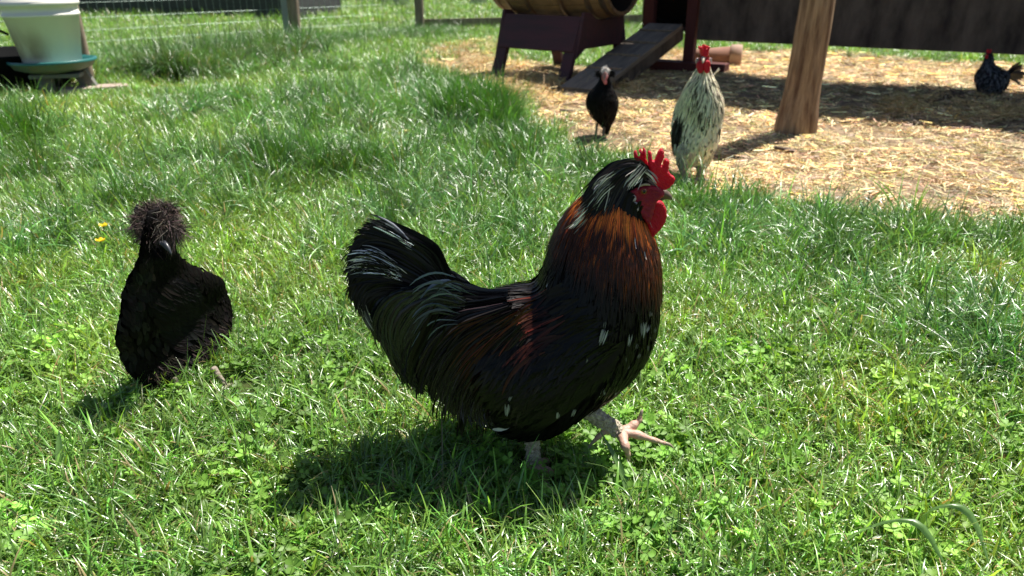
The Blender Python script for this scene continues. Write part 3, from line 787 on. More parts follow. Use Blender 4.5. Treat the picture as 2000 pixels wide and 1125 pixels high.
hp = [(-0.235, 0.0, 0.42), (-0.30, -0.03, 0.36), (-0.31, -0.05, 0.30), (-0.22, -0.05, 0.245)]
new_obj('bail_handle', tube_mesh('bail_handle', [(hp, 0.009, 14)], 8), M['matte_black'], feeder)
stick = new_obj('leaning_stick', tube_mesh('leaning_stick', [([(0, 0, 0), (-0.005, 0.02, 0.35), (-0.02, 0.04, 0.8)], [0.036, 0.03, 0.026], 12)], 12), M['post_wood'], None, (-3.03, 5.46, 0))
tag(stick, 'bare brown wooden stake leaning behind the white pail', 'stake')
pc = G(180, 178)
pk = plank_between('ground_plank', (*G(118, 188)[:2], 0.035), (*G(252, 178)[:2], 0.035), 0.16, 0.03, M['paleplank']); tag(pk, 'pale weathered plank lying on the ground nearest the feeder stand', 'plank')
pk = plank_between('ground_plank', (*G(112, 176)[:2], 0.025), (*G(170, 168)[:2], 0.025), 0.12, 0.03, M['paleplank']); tag(pk, 'short pale plank lying behind the feeder stand legs', 'plank')
tubp = G(25, 186)  # near-black round form filling the low dark area beside the stand
tub = empty('dark_tub', (tubp[0] - 0.12, tubp[1] + 0.25, 0), 0, label='low dark tub form half hidden left of the feeder stand', cat='tub')
lathe('tub_wall', [(0.001, 0.02), (0.34, 0.02), (0.36, 0.04), (0.40, 0.24), (0.415, 0.25), (0.41, 0.262), (0.385, 0.255), (0.345, 0.06), (0.001, 0.05)], M['matte_black'], tub)

# ---- wire fence
fence = empty('wire_fence', (FA[0], FA[1], 0), 0, label='green wire mesh fence with round wooden posts behind the tall grass', cat='fence')
def w2l(p): return np.array([p[0] - FA[0], p[1] - FA[1], p[2] if len(p) > 2 else 0])
H_F = 1.1
legs = [(FA, FB), (FB, FC), (FC, np.array([4.2, 11.9]))]
def wires(vert):
    Ps = []
    for A, B in legs:
        Ln = np.linalg.norm(B - A)
        if vert:
            nV = int(Ln / 0.075)
            for k in range(nV):
                p = A + (B - A) * k / nV; Ps.append((w2l((*p, 0.02)), w2l((*p, H_F))))
        else:
            for z_ in (0.06, 0.16, 0.26, 0.37, 0.5, 0.65, 0.85, H_F):
                Ps.append((w2l((*A, z_)), w2l((*B, z_))))
    return Ps
def wire_mesh(name, segs, r):
    V = []; F = []
    for a_, b_ in segs:
        d = unit(b_ - a_); s1 = unit(np.cross(d, [0.3, 0.5, 0.8])); s2 = np.cross(d, s1); o = len(V)
        for p in (a_, b_):
            for k in range(4):
                q = k * math.pi / 2; V.append(p + (s1 * math.cos(q) + s2 * math.sin(q)) * r)
        for k in range(4): F.append((o + k, o + (k + 1) % 4, o + 4 + (k + 1) % 4, o + 4 + k))
    me = bpy.data.meshes.new(name); me.from_pydata([tuple(v_) for v_ in V], [], F); return me
o = new_obj('wire_mesh', wire_mesh('wire_mesh', wires(True), 0.0019), M['wire'], fence); o['kind'] = 'stuff'
for a_, b_ in wires(False):
    new_obj('line_wire', wire_mesh('line_wire', [(a_, b_)], 0.0017), M['wire'], fence)
for (px, py, r) in ((579, 84, 0.062), (820, 66, 0.058)):
    g = G(px, py)
    new_obj('post', tube_mesh('post', [([w2l((g[0], g[1], -0.1)), w2l((g[0] + .01, g[1], 0.6)), w2l((g[0], g[1], 1.35))], [r * 1.05, r, r * 0.95], 8)], 20), M['post_wood'], fence)
g = G(563, 86); box('steel_stake', (0.06, 0.05, 1.3), M['steel_post'], fence, tuple(w2l((g[0], g[1], 0.65))), (0, 0, 0.4))
for p in (FA, FC, np.array([4.2, 11.9])):
    new_obj('post', tube_mesh('post', [([w2l((*p, -0.1)), w2l((*p, 1.35))], 0.05)], 14), M['post_wood'], fence)
for A, B in ((FB + [0.05, 0], FC), (FC, np.array([4.2, 11.9]))):
    d = B - A; c_ = (A + B) / 2
    box('base_board', (np.linalg.norm(d), 0.03, 0.13), M['post_wood'], fence, tuple(w2l((*c_, 0.11))), (0, 0, math.atan2(d[1], d[0])))

# ---- dark raised bed beyond the fence
b0, b1 = np.array([-9.5, 13.9]), np.array([-3.35, 12.4]); d = b1 - b0
bed = empty('raised_bed', (*b1, 0), math.atan2(d[1], d[0]), label='long dark timber raised bed beyond the wire fence at upper left', cat='raised bed')
Lb = np.linalg.norm(d)
for k in range(3):
    box('timber', (Lb, 0.08, 0.155), M['bed_wood'], bed, (-Lb / 2, 0, 0.08 + 0.16 * k), (0, 0, 0), 0.006)
    box('timber', (0.08, 1.4, 0.155), M['bed_wood'], bed, (-0.04, 0.75, 0.08 + 0.16 * k), (0, 0, 0), 0.006)
    box('timber', (Lb, 0.08, 0.155), M['bed_wood'], bed, (-Lb / 2, 1.45, 0.08 + 0.16 * k), (0, 0, 0), 0.006)
box('corner_post', (0.1, 0.1, 0.56), M['bed_wood'], bed, (0.02, -0.055, 0.28), (0, 0, 0), 0.006)
V, F, C = blades(500, 0.1, 0.25, 0.01, 0.02, 0.66, 0.4, 0.9, (0.05, 0.1, 0.02), 0.3)
V = V.copy(); V[:, 0] *= Lb / 1.4
o = new_obj('bed_plants', mesh_np('bed_plants', V, F, C), mat('bed_leaf', rough=0.5, attr='col', transl=0.25, tcol=(1.8, 1.8, 1)), bed, (-Lb / 2, 0.75, 0.4)); o['kind'] = 'stuff'
box('soil', (Lb - 0.2, 1.3, 0.03), mat('bed_soil', base=(0.05, 0.035, 0.025), rough=0.95), bed, (-Lb / 2, 0.75, 0.41), (0, 0, 0), 0.002)

# ---- far shrubs, trunks and white tubs
def leaf_cloud(n_, size, cen, ext):
    r = rng
    lob = r.normal(0, 1, (9, 3)) * np.array(ext) * 0.45 + np.array(cen)
    c_ = lob[r.integers(0, 9, n_)] + unit(r.normal(0, 1, (n_, 3))) * (np.array(ext) * 0.55) * (r.uniform(0.6, 1, (n_, 1)))
    d1 = unit(r.normal(0, 1, (n_, 3))); d2 = unit(np.cross(d1, r.normal(0, 1, (n_, 3)))); s = size * r.uniform(.6, 1.3, (n_, 1))
    V = np.stack([c_ - d1 * s, c_ - d2 * s * .6, c_ + d1 * s, c_ + d2 * s * .6], 1).reshape(-1, 3)
    F = np.arange(n_ * 4).reshape(-1, 4)
    return V, F
shr = [(-9.0, 27, 2.0), (-5.5, 24, 1.3), (-2.4, 26, 1.6), (0.6, 25, 1.7), (3.6, 27, 1.8), (-12.5, 29, 2.2), (7, 26, 2.0), (11, 27, 2.2)]
slab = ['dense dark shrub at far upper left behind the raised bed', 'dark shrub beyond the fence just right of the raised bed', 'shady shrub far beyond the second fence post', 'dark shrub far beyond the barrel at the top edge',
        'dark bush far behind the coop doorway', 'far dark shrub furthest left behind the raised bed', 'dark bush hidden far behind the coop boards', 'rightmost far bush behind the coop boards']
for (x_, y_, r_), lb in zip(shr, slab):
    sh = empty('shrub', (x_, y_, 0), 0, label=lb, cat='shrub', group='dark shrubs along the far side of the field')
    V, F = leaf_cloud(2600, 0.09, (0, 0, r_ * 0.75), (r_, r_ * .7, r_ * .75))
    V[:, 2] = np.maximum(V[:, 2], 0.03)
    new_obj('foliage', mesh_np('foliage', V, F, None, False), M['leafdark'], sh)
    new_obj('stem', tube_mesh('stem', [([(0, 0, 0), (0.05, 0, r_)], [0.08, 0.04])], 8), M['bark'], sh)
for (px, Yp, h_, lb) in ((845, 21, 4, 'slim dark trunk beyond the second fence post'), (868, 23, 4, 'dark trunk in the far shade left of the barrel'), (910, 22, 4, 'dark trunk nearest the barrel in the far shade'), (690, 22, 4, 'dark trunk far behind the field left of the second fence post')):
    g = ray(px, 18); x_ = g[0] / g[1] * Yp
    tr = empty('tree', (x_, Yp, 0), 0, label=lb, cat='tree', group='slim trees in the far shade')
    new_obj('trunk', tube_mesh('trunk', [([(0, 0, -0.1), (0.05, 0, h_ * .5), (0.0, 0.1, h_)], [0.14, 0.11, 0.07], 10)], 10), M['bark'], tr)
    V, F = leaf_cloud(2600, 0.1, (0, 0, h_), (1.2, 1.2, 0.9)); new_obj('crown', mesh_np('crown', V, F, None, False), M['leafdark'], tr)
for (px, py, s, lb) in ((757, 12, 0.14, 'left of two white tubs far off in the field'), (784, 15, 0.19, 'right and larger of two white tubs far off in the field'), (936, 10, 0.22, 'white tub far off in the field next to the barrel')):
    g = G(px, py)
    tb = empty('white_tub', (g[0], g[1], 0), 0, label=lb, cat='tub', group='white tubs far off in the field')
    lathe('tub_wall', [(0.001, 0.01), (s * .8, 0.01), (s, s * 1.5), (s * 1.06, s * 1.52), (s * 1.0, s * 1.55), (s * .75, 0.04), (0.001, 0.04)], M['white'], tb)

# ---- flowers, leaf, chips, twigs, feather
def buttercup(px, py, h, s, lb):
    g = P(px, py, G(px, py + 30 * (s / 0.009))[1]); gy = g[1]; base = (g[0], gy, float(hgt(g[0], gy)))
    hz = max(h, 0.02) + 0.02; s = s * 1.3
    gg = G(px, py); # find foot so that the head shows where seen
    r_ = ray(px, py); tt = (CAMH - hz) / -r_[2]; top = np.array([0, 0, CAMH]) + r_ * tt
    e_ = empty('buttercup', (top[0], top[1], 0), rng.uniform(0, 6), label=lb, cat='flower', group='yellow buttercups in the lawn')
    new_obj('stem', tube_mesh('stem', [([(0.008, 0.004, 0), (0.004, 0, hz * .5), (0, 0, hz)], 0.0008, 6)], 6), M['stem'], e_)
    for k in range(5):
        q = k * 2 * math.pi / 5; d_ = np.array([math.cos(q), math.sin(q), 0.35]); s2 = np.array([-math.sin(q), math.cos(q), 0])
        t_ = np.linspace(0, 1, 5); pth = (np.array([0, 0, hz])[None] + d_[None] * (t_ * s)[:, None] + np.array([0, 0, 1.0])[None] * (0.15 * s * t_ ** 2)[:, None])[None]
        V, F, C = ribbons(pth, np.array([[0.15, 0.45, 0.62, 0.5, 0.15]]) * s, np.repeat(s2[None, None], 5, 1), np.ones((1, 3)), 3, 0.3)
        new_obj('petal', mesh_np('petal', V, F), M['petal'], e_)
buttercup(202, 441, 0.07, 0.010, 'upper of two yellow buttercups beside the crested black hen')
buttercup(196, 470, 0.06, 0.010, 'lower of two yellow buttercups beside the crested black hen')
buttercup(795, 256, 0.06, 0.010, 'yellow buttercup in the grass above the rooster tail')
buttercup(782, 261, 0.05, 0.008, 'smaller buttercup close beside another above the rooster tail')
buttercup(1762, 786, 0.03, 0.005, 'tiny yellow flower in the lawn at lower right')
buttercup(388, 74, 0.10, 0.016, 'yellow flower in the tall grass by the fence')
def dry_leaf(px, py, L_, w_, rz, lb, z=0.03, m='dryleaf', name='dry_leaf', cat='leaf'):
    r_ = ray(px, py); tt = (CAMH - z) / -r_[2]; c_ = np.array([0, 0, CAMH]) + r_ * tt
    t_ = np.linspace(-.5, .5, 9); pth = np.stack([t_ * L_, 0.08 * L_ * np.sin(t_ * 5), 0.06 * L_ * np.cos(t_ * 6) + t_ * 0.02], -1)[None]
    V, F, C = ribbons(pth, (w_ * np.sqrt(np.clip(1 - (t_ * 2) ** 2, 0.02, 1)))[None] / 2, np.repeat(np.array([[[0, 1.0, 0.15]]]), 9, 1), np.ones((1, 3)), 5, 0.5)
    o = new_obj(name, mesh_np(name, V, F), M[m], None, tuple(c_)); o.rotation_euler = (0.2, 0, rz); tag(o, lb, cat)
dry_leaf(925, 408, 0.13, 0.022, -0.65, 'long curled brown dry leaf in the grass behind the rooster', 0.035)
dry_leaf(1882, 274, 0.10, 0.035, 0.1, 'small white feather lying on the straw below the coop shadow', 0.015, 'quill', 'loose_feather', 'feather')
dry_leaf(1460, 735, 0.03, 0.01, 0.8, 'small dead leaf in the clover near the raised foot', 0.02)
for (px, py, sx_, sy_, rz, lb) in ((1530, 300, .09, .03, -.2, 'dark flat wood chip on the straw at the foot of the log post'), (1105, 224, .08, .02, .05, 'thin dark stick on the straw left of the small crested hen')):
    g = G(px, py); o = box('wood_chip', (sx_, sy_, .015), M['old_wood'], None, (g[0], g[1], .022), (0.1, 0.1, rz), .004, jig=.004); tag(o, lb, 'wood chip')
g = G(1945, 371); V = unit(rng.normal(0, 1, (1, 3)))
bm = bmesh.new(); bmesh.ops.create_icosphere(bm, subdivisions=3, radius=1)
for v_ in bm.verts: v_.co = Vector((v_.co.x * .038, v_.co.y * .014, v_.co.z * .012)) * (1 + 0.25 * math.sin(9 * v_.co.x + 5 * v_.co.y) * math.cos(7 * v_.co.z + 4 * v_.co.x))
me = bpy.data.meshes.new('dropping'); bm.to_mesh(me); bm.free()
o = new_obj('dropping', me, M['twig'], None, (g[0], g[1], .02)); tag(o, 'small dark dropping on the straw near the right edge', 'dropping')
segs = []
for k in range(46):
    c_ = G(1880 + rng.normal(0, 60), 196 + rng.normal(0, 10)); a = rng.uniform(0, 6.28); L_ = rng.uniform(.06, .2); z_ = rng.uniform(0.01, .07)
    p0 = np.array([c_[0], c_[1], z_]); d_ = np.array([math.cos(a), math.sin(a), rng.normal(0, .35)]) * L_
    segs.append(([p0, p0 + d_ * .5 + rng.normal(0, .012, 3), p0 + d_], [.004, .003, .0015], 6))
o = new_obj('twigs', tube_mesh('twigs', segs, 5), M['twig']); tag(o, 'loose pile of thin twigs beneath the coop next to the speckled hen', 'twigs', None, 'stuff')
# ================================================================== BIRDS
class Loft:
    """closed body surface: stations (D, V, half width, lateral offset) in the local sagittal plane"""
    def __init__(self, st, n=64):
        A = np.array([[d[0], d[1], v[0], v[1], b, yo] for d, v, b, yo in st], float)
        self.A = cr_resample(A, n); self.n = n
    def at(self, s):
        s = np.clip(s, 0, 1) * (self.n - 1); i = np.minimum(s.astype(int), self.n - 2); u = (s - i)[..., None]
        return self.A[i] * (1 - u) + self.A[i + 1] * u
    def S(self, s, th):
        a = self.at(s)
        cx = (a[..., 0] + a[..., 2]) / 2; cz = (a[..., 1] + a[..., 3]) / 2
        nx = (a[..., 0] - a[..., 2]) / 2; nz = (a[..., 1] - a[..., 3]) / 2
        c = np.cos(th); sn = np.sin(th)
        return np.stack([cx + nx * c, a[..., 5] + a[..., 4] * sn, cz + nz * c], -1)
    def frame(self, s, th):
        e = 1e-3
        p = self.S(s, th); ps = (self.S(s + e, th) - self.S(s - e, th)) / (2 * e); pt = (self.S(s, th + e) - self.S(s, th - e)) / (2 * e)
        n = unit(np.cross(ps, pt))
        a = self.at(s); c = np.stack([(a[..., 0] + a[..., 2]) / 2, a[..., 5], (a[..., 1] + a[..., 3]) / 2], -1)
        sg = np.sign(np.sum(n * (p - c), -1, keepdims=True)); sg[sg == 0] = 1
        return p, ps, pt, n * sg
    def mesh(self, name, shrink=0.004, seg=28):
        s = np.linspace(0, 1, self.n); th = np.linspace(0, 2 * np.pi, seg, endpoint=False)
        SS, TT = np.meshgrid(s, th, indexing='ij')
        p, _, _, n = self.frame(SS, TT)
        V = (p - n * shrink).reshape(-1, 3); F = []
        for k in range(self.n - 1):
            for j in range(seg): F.append((k * seg + j, k * seg + (j + 1) % seg, (k + 1) * seg + (j + 1) % seg, (k + 1) * seg + j))
        F += [tuple(range(seg - 1, -1, -1)), tuple(range((self.n - 1) * seg, self.n * seg))]
        me = bpy.data.meshes.new(name); me.from_pydata(V.tolist(), [], F)
        for q in me.polygons: q.use_smooth = True
        return me
    def feathers(self, s0, th0, L, W, dirf, col, K=7, lift=0.006, tiplift=0.004, edgecol=None, jit=0.12, prof=None, sag=0.0, fold=0.25, tipcol=None, tipamt=None, across=3):
        """feathers rooted at (s0, th0) that follow the direction field over the surface"""
        n_ = len(s0); s = s0.copy(); th = th0.copy()
        ja = rng.normal(0, jit, n_); pts = []; nrms = []
        step = L / (K - 1)
        free = np.zeros(n_, bool); prev = None; pf = None
        for k in range(K):
            p, ps, pt, n = self.frame(s, th)
            t = k / (K - 1)
            d = dirf(p, n, t, s, th)
            d = d - n * np.sum(d * n, -1, keepdims=True); d = unit(d)
            side = np.cross(n, d); d = d * np.cos(ja)[:, None] + side * np.sin(ja)[:, None]
            q = p + n * (lift + tiplift * t * t) [..., None] if np.ndim(lift) else p + n * (lift + tiplift * t * t)
            if pf is not None:
                q = np.where(free[:, None], pf + fd * step[:, None], q)
                fd = unit(np.where(free[:, None], fd + np.array([0, 0, -sag]), d))
            else: fd = d
            pts.append(q); nrms.append(n); pf = q
            # solve d*step = a*ps + b*pt
            A11 = np.sum(ps * ps, -1); A12 = np.sum(ps * pt, -1); A22 = np.sum(pt * pt, -1)
            b1 = np.sum(ps * d, -1) * step; b2 = np.sum(pt * d, -1) * step
            det = A11 * A22 - A12 ** 2 + 1e-12
            ds = (b1 * A22 - b2 * A12) / det; dt = (b2 * A11 - b1 * A12) / det
            free |= (s + ds < 0.01) | (s + ds > 0.99)
            s = np.where(free, s, s + ds); th = np.where(free, th, th + np.clip(dt, -0.6, 0.6))
        pts = np.stack(pts, 1); nr = np.stack(nrms, 1)
        tang = unit(np.gradient(pts, axis=1)); side = unit(np.cross(nr, tang))
        t = np.linspace(0, 1, K)
        if prof is None: prof = lambda t: np.clip(np.minimum(0.35 + 2.2 * t, 1.0) * np.sqrt(np.clip(1 - t ** 3.0, 0, 1)), 0.06, 1)
        w = W[:, None] * prof(t)[None]
        c = np.repeat(col[:, None], K, 1)
        ec = None if edgecol is None else np.repeat(edgecol[:, None], K, 1)
        if tipcol is not None:
            m = np.clip((t[None, :, None] - 0.55) / 0.2, 0, 1) * tipamt[:, None, None]
            c = c * (1 - m) + np.array(tipcol) * m
            if ec is not None: ec = ec * (1 - m) + np.array(tipcol) * m
        return ribbons(pts, w, side, c, across, -fold, ec)

def ncol(base, n_, var, cvar=0.1):
    return np.array(base)[None] * np.exp(rng.normal(0, var, (n_, 1))) * np.exp(rng.normal(0, cvar, (n_, 3)))
def feather_obj(name, parts, m, parent, stuff=True):
    V, F, C = join_np(parts)
    o = new_obj(name, mesh_np(name, V, F, C), m, parent)
    if stuff: o['kind'] = 'stuff'
    return o
def plate(name, outline, th, m, parent, bev=0.003, mat_frame=None, sub=0.003, bump=0.0, res=6):
    """outline: 2-D points (u,v) in metres, filled and rounded; mat_frame: 4x4 placing the (u,v) plane"""
    cu = bpy.data.curves.new(name + '_outline', 'CURVE'); cu.dimensions = '2D'; cu.fill_mode = 'BOTH'
    cu.extrude = max(th / 2 - bev, 0.0002); cu.bevel_depth = bev; cu.offset = -bev; cu.bevel_resolution = 3; cu.resolution_u = res
    sp = cu.splines.new('BEZIER'); sp.bezier_points.add(len(outline) - 1); sp.use_cyclic_u = True
    for bp, q in zip(sp.bezier_points, outline):
        bp.co = (q[0], q[1], 0); bp.handle_left_type = bp.handle_right_type = 'AUTO'
    tmp = bpy.data.objects.new(name + '_tmp', cu); COL.objects.link(tmp)
    dg = bpy.context.evaluated_depsgraph_get(); me = bpy.data.meshes.new_from_object(tmp.evaluated_get(dg))
    bpy.data.objects.remove(tmp); bpy.data.curves.remove(cu)
    bm = bmesh.new(); bm.from_mesh(me)
    bmesh.ops.remove_doubles(bm, verts=bm.verts[:], dist=1e-5)
    bmesh.ops.triangulate(bm, faces=bm.faces[:])
    for _ in range(3):
        le = [e for e in bm.edges if e.calc_length() > sub]
        if not le: break
        bmesh.ops.subdivide_edges(bm, edges=le, cuts=1); bmesh.ops.triangulate(bm, faces=[f for f in bm.faces if len(f.verts) > 3])
    bm.normal_update()
    if bump:
        for v_ in bm.verts:
            c_ = v_.co * 1000
            q = math.sin(c_.x * 1.9 + 2 * math.sin(c_.y * 1.3)) * math.sin(c_.y * 2.1 + 1.5 * math.sin(c_.x * 1.1)) + 0.4 * math.sin(c_.x * .5 + c_.y * .7)
            v_.co += v_.normal * bump * q
    if mat_frame is not None: bm.transform(mat_frame)
    me.clear_geometry(); bm.to_mesh(me); bm.free(); me.name = name
    for q in me.polygons: q.use_smooth = True
    return new_obj(name, me, m, parent)
def skin_leg(name, pts, edges, rad, m, parent, sub=2):
    me = bpy.data.meshes.new(name); me.from_pydata([tuple(p) for p in pts], edges, [])
    o = new_obj(name, me, m, parent)
    sk = o.modifiers.new('skin', 'SKIN'); sk.use_smooth_shade = True
    lay = me.skin_vertices[0].data if me.skin_vertices else None
    if lay is None:
        bpy.context.view_layer.objects.active = o
        bm = bmesh.new(); bm.from_mesh(me); l_ = bm.verts.layers.skin.verify(); bm.to_mesh(me); bm.free(); lay = me.skin_vertices[0].data
    for i, r in enumerate(rad):
        lay[i].radius = (r, r); lay[i].use_root = (i == 0)
    ss = o.modifiers.new('round', 'SUBSURF'); ss.levels = sub; ss.render_levels = sub
    if rad[0] > .012:       # thick crusted scales
        tx = bpy.data.textures.get('crust') or bpy.data.textures.new('crust', 'STUCCI')
        tx.noise_scale = .0045; tx.turbulence = 8
        ss.levels = ss.render_levels = 4
        dp = o.modifiers.new('crust', 'DISPLACE'); dp.texture = tx; dp.texture_coords = 'LOCAL'; dp.strength = .006; dp.mid_level = .45
    return o
def ball(name, r, m, parent, loc, scale=(1, 1, 1), rot=(0, 0, 0), sub=3):
    bm = bmesh.new(); bmesh.ops.create_icosphere(bm, subdivisions=sub, radius=r)
    for v_ in bm.verts: v_.co = Vector((v_.co.x * scale[0], v_.co.y * scale[1], v_.co.z * scale[2]))
    me = bpy.data.meshes.new(name); bm.to_mesh(me); bm.free()
    for q in me.polygons: q.use_smooth = True
    o = new_obj(name, me, m, parent, tuple(loc)); o.rotation_euler = rot; return o

# ---------------------------------------------------------------- the walking rooster
RX, RY = 0.04, 1.07
rooster = empty('rooster', (RX, RY, 0), 0, label='large black rooster with copper neck and red comb striding across the lawn', cat='rooster')
def R(px, py, dy=0.0):
    p = P(px, py, RY + dy); return np.array([p[0] - RX, dy, p[2]])
def R2(px, py): p = R(px, py); return (p[0], p[2])
raw = [((868, 545), (858, 600), .020), ((885, 553), (868, 660), .050), ((912, 562), (893, 735), .076), ((947, 573), (945, 805), .092), ((998, 564), (998, 846), .100), ((1036, 558), (1068, 846), .102),
       ((1052, 544), (1140, 806), .098), ((1060, 520), (1212, 756), .091), ((1067, 498), (1262, 700), .083), ((1076, 474), (1284, 636), .076), ((1088, 450), (1288, 572), .068),
       ((1106, 424), (1284, 520), .058), ((1124, 402), (1276, 478), .046), ((1144, 380), (1266, 450), .037), ((1160, 352), (1262, 428), .032), ((1176, 333), (1272, 412), .029), ((1205, 322), (1284, 402), .026), ((1240, 322), (1293, 392), .019), ((1268, 334), (1298, 384), .010)]
st = []
for d, v, b in raw:
    D = np.array(R2(*d)); V_ = np.array(R2(*v)); h = np.linalg.norm(D - V_) / 2; nz_ = abs((D - V_)[1]) / (2 * h); c_ = (D + V_) / 2
    a_ = h
    if nz_ > 0.5: a_ = math.sqrt(max(h * h - (b * b * 0.2) * nz_, (0.6 * h) ** 2))
    a_ -= 0.004
    u_ = (D - V_) / (2 * h); st.append((c_ + u_ * a_, c_ - u_ * a_, b, 0.0))
RL = Loft(st, 90)
new_obj('body', RL.mesh('body', 0.003, 36), M['black_body'], rooster)
SKs = np.array([i / (len(raw) - 1) for i in range(len(raw))])
BLK = (0.0035, 0.003, 0.003)
def down_back(p, n, t, s, th):      # trunk: backward, turning downward with distance from the spine line
    b = np.clip(np.abs(np.where(th > np.pi, th - 2 * np.pi, th)) / (0.75 * np.pi), 0, 1)
    be = np.radians(8 + 62 * b + 22 * t)
    return np.stack([-np.cos(be), np.zeros_like(be), -np.sin(be)], -1)
def breast_dir(p, n, t, s, th):
    return np.broadcast_to(np.array([-0.45, 0, -0.9]), p.shape)
def neck_dir(p, n, t, s, th):
    e = 1e-3; v = RL.S(s - e, th) - RL.S(s + e, th); v = unit(v)
    b = np.clip((0.62 - s) / 0.15, 0, 1)[..., None]
    return unit(v + np.array([0.0, 0, -0.25]) + b * np.array([0, 0, -0.8]))
def rnd_th(n_, lo=0, hi=np.pi):    # both flanks
    t = rng.uniform(lo, hi, n_); return np.where(rng.uniform(size=n_) < 0.5, t, -t)
tipc = (0.5, 0.5, 0.46)
fl = []
# under-coat over breast, belly, thighs
n_ = 2600; s = rng.uniform(0.12, 0.72, n_); th = rnd_th(n_)
fl.append(RL.feathers(s, th, rng.uniform(.03, .05, n_), rng.uniform(.005, .008, n_), breast_dir, ncol(BLK, n_, .3), K=6, lift=.001, tiplift=.005, tipcol=(.42, .42, .38), tipamt=(rng.uniform(size=n_) < .012) * rng.uniform(.3, 1, n_)))
feather_obj('breast_feathers', fl, M['feather_matte'], rooster)
# a few white tipped feathers where the photograph has them
wsp = [(1178, 655, .9, 34), (1226, 660, .8, 26), (1250, 640, .9, 34), (1270, 640, .5, 14), (1143, 700, .5, 10), (1241, 690, .5, 14), (1258, 678, .5, 14), (990, 786, .9, 30), (1085, 795, .9, 18), (1113, 795, .9, 20), (1172, 758, .6, 14), (1180, 630, .4, 14), (1002, 765, .6, 14), (1232, 670, .4, 12), (1262, 610, .4, 12), (1216, 700, .3, 10)]
Vp = []
for (px, py, am, ln) in wsp:
    c_ = None
    for dy in (-.10, -.098, -.095, -.09, -.085, -.08, -.07, -.06, -.05, -.04, -.03, -.02, -.01):     # first point at or outside the flank seen from the front
        q = R(px, py, dy)
        ss = np.linspace(0.1, 0.8, 120)
        a_ = RL.A; 
        S_, T_h = np.meshgrid(ss, np.linspace(-np.pi, 0, 80), indexing='ij'); PP = RL.S(S_, T_h)
        dd = np.linalg.norm(PP - q, axis=-1); k = np.unravel_index(dd.argmin(), dd.shape)
        if dd[k] < 0.008: c_ = (S_[k], T_h[k], PP[k]); break
    if c_ is None: continue
    _, _, _, nn = RL.frame(np.array([c_[0]]), np.array([c_[1]]))
    nn = nn[0]; d_ = unit(np.array([rng.normal(-.1, .2), 0, -1.0])); d_ = unit(d_ - nn * (d_ @ nn)); L_ = ln * 0.00075
    lat = unit(np.cross(nn, d_)); kk = 7
    for q_ in range(kk):
        L2 = L_ * rng.uniform(.55, 1.0); off = rng.uniform(-1, 1) * L_ * .13; t_ = np.linspace(-.5, .5, 6)
        ctr = c_[2] + nn * ((0.018 if py > 740 else 0.010) + .0006 * q_) + lat * off + d_ * rng.uniform(-.12, .12) * L_
        pth = (ctr + d_[None] * (t_ * L2)[:, None] + lat[None] * (-(t_ - .5) * off * .5)[:, None])[None]
        Vp.append(ribbons(pth, np.array([[.15, .6, 1, .9, .6, .1]]) * L_ * .05, np.repeat(lat[None, None], 6, 1), np.array([[.5, .52, .46]]) * am * rng.uniform(.35, 1.0), 3, -.2))
# long white edge of a thigh feather
pth = np.array([R(962, 838, -.085), R(985, 838, -.095), R(1010, 825, -.10), R(1036, 803, -.104)])[None]
Vp.append(ribbons(cr_resample(pth[0], 8)[None], np.array([[.3, .9, 1, 1, .9, .8, .7, .5]]) * .0042, np.repeat(np.array([[[.55, 0, .83]]]), 8, 1), np.array([[.52, .54, .48]]), 3, -.2))
feather_obj('white_spangles', Vp, M['feather_matte'], rooster)

# wing: folded, on both flanks
fl = []
for sg in (-1, 1):
    n_ = 420
    px = rng.uniform(985, 1120, n_); s = rng.uniform(.26, .46, n_); th = sg * rng.uniform(.22 * np.pi, .62 * np.pi, n_)
    fl.append(RL.feathers(s, th, rng.uniform(.06, .10, n_), rng.uniform(.006, .010, n_), lambda p, n, t, s, th: np.stack([-np.ones(len(p)), np.zeros(len(p)), -0.55 - 0.5 * t * np.ones(len(p))], -1), ncol(BLK, n_, .3), K=8, lift=.006, tiplift=.004))
    n_ = 40; s = rng.uniform(.26, .40, n_); th = sg * rng.uniform(.16 * np.pi, .36 * np.pi, n_)
    fl.append(RL.feathers(s, th, rng.uniform(.05, .08, n_), rng.uniform(.0018, .003, n_), down_back, ncol((.03, .007, .004), n_, .5), K=7, lift=.011, tiplift=.003))
feather_obj('wing_feathers', fl, M['feather'], rooster)

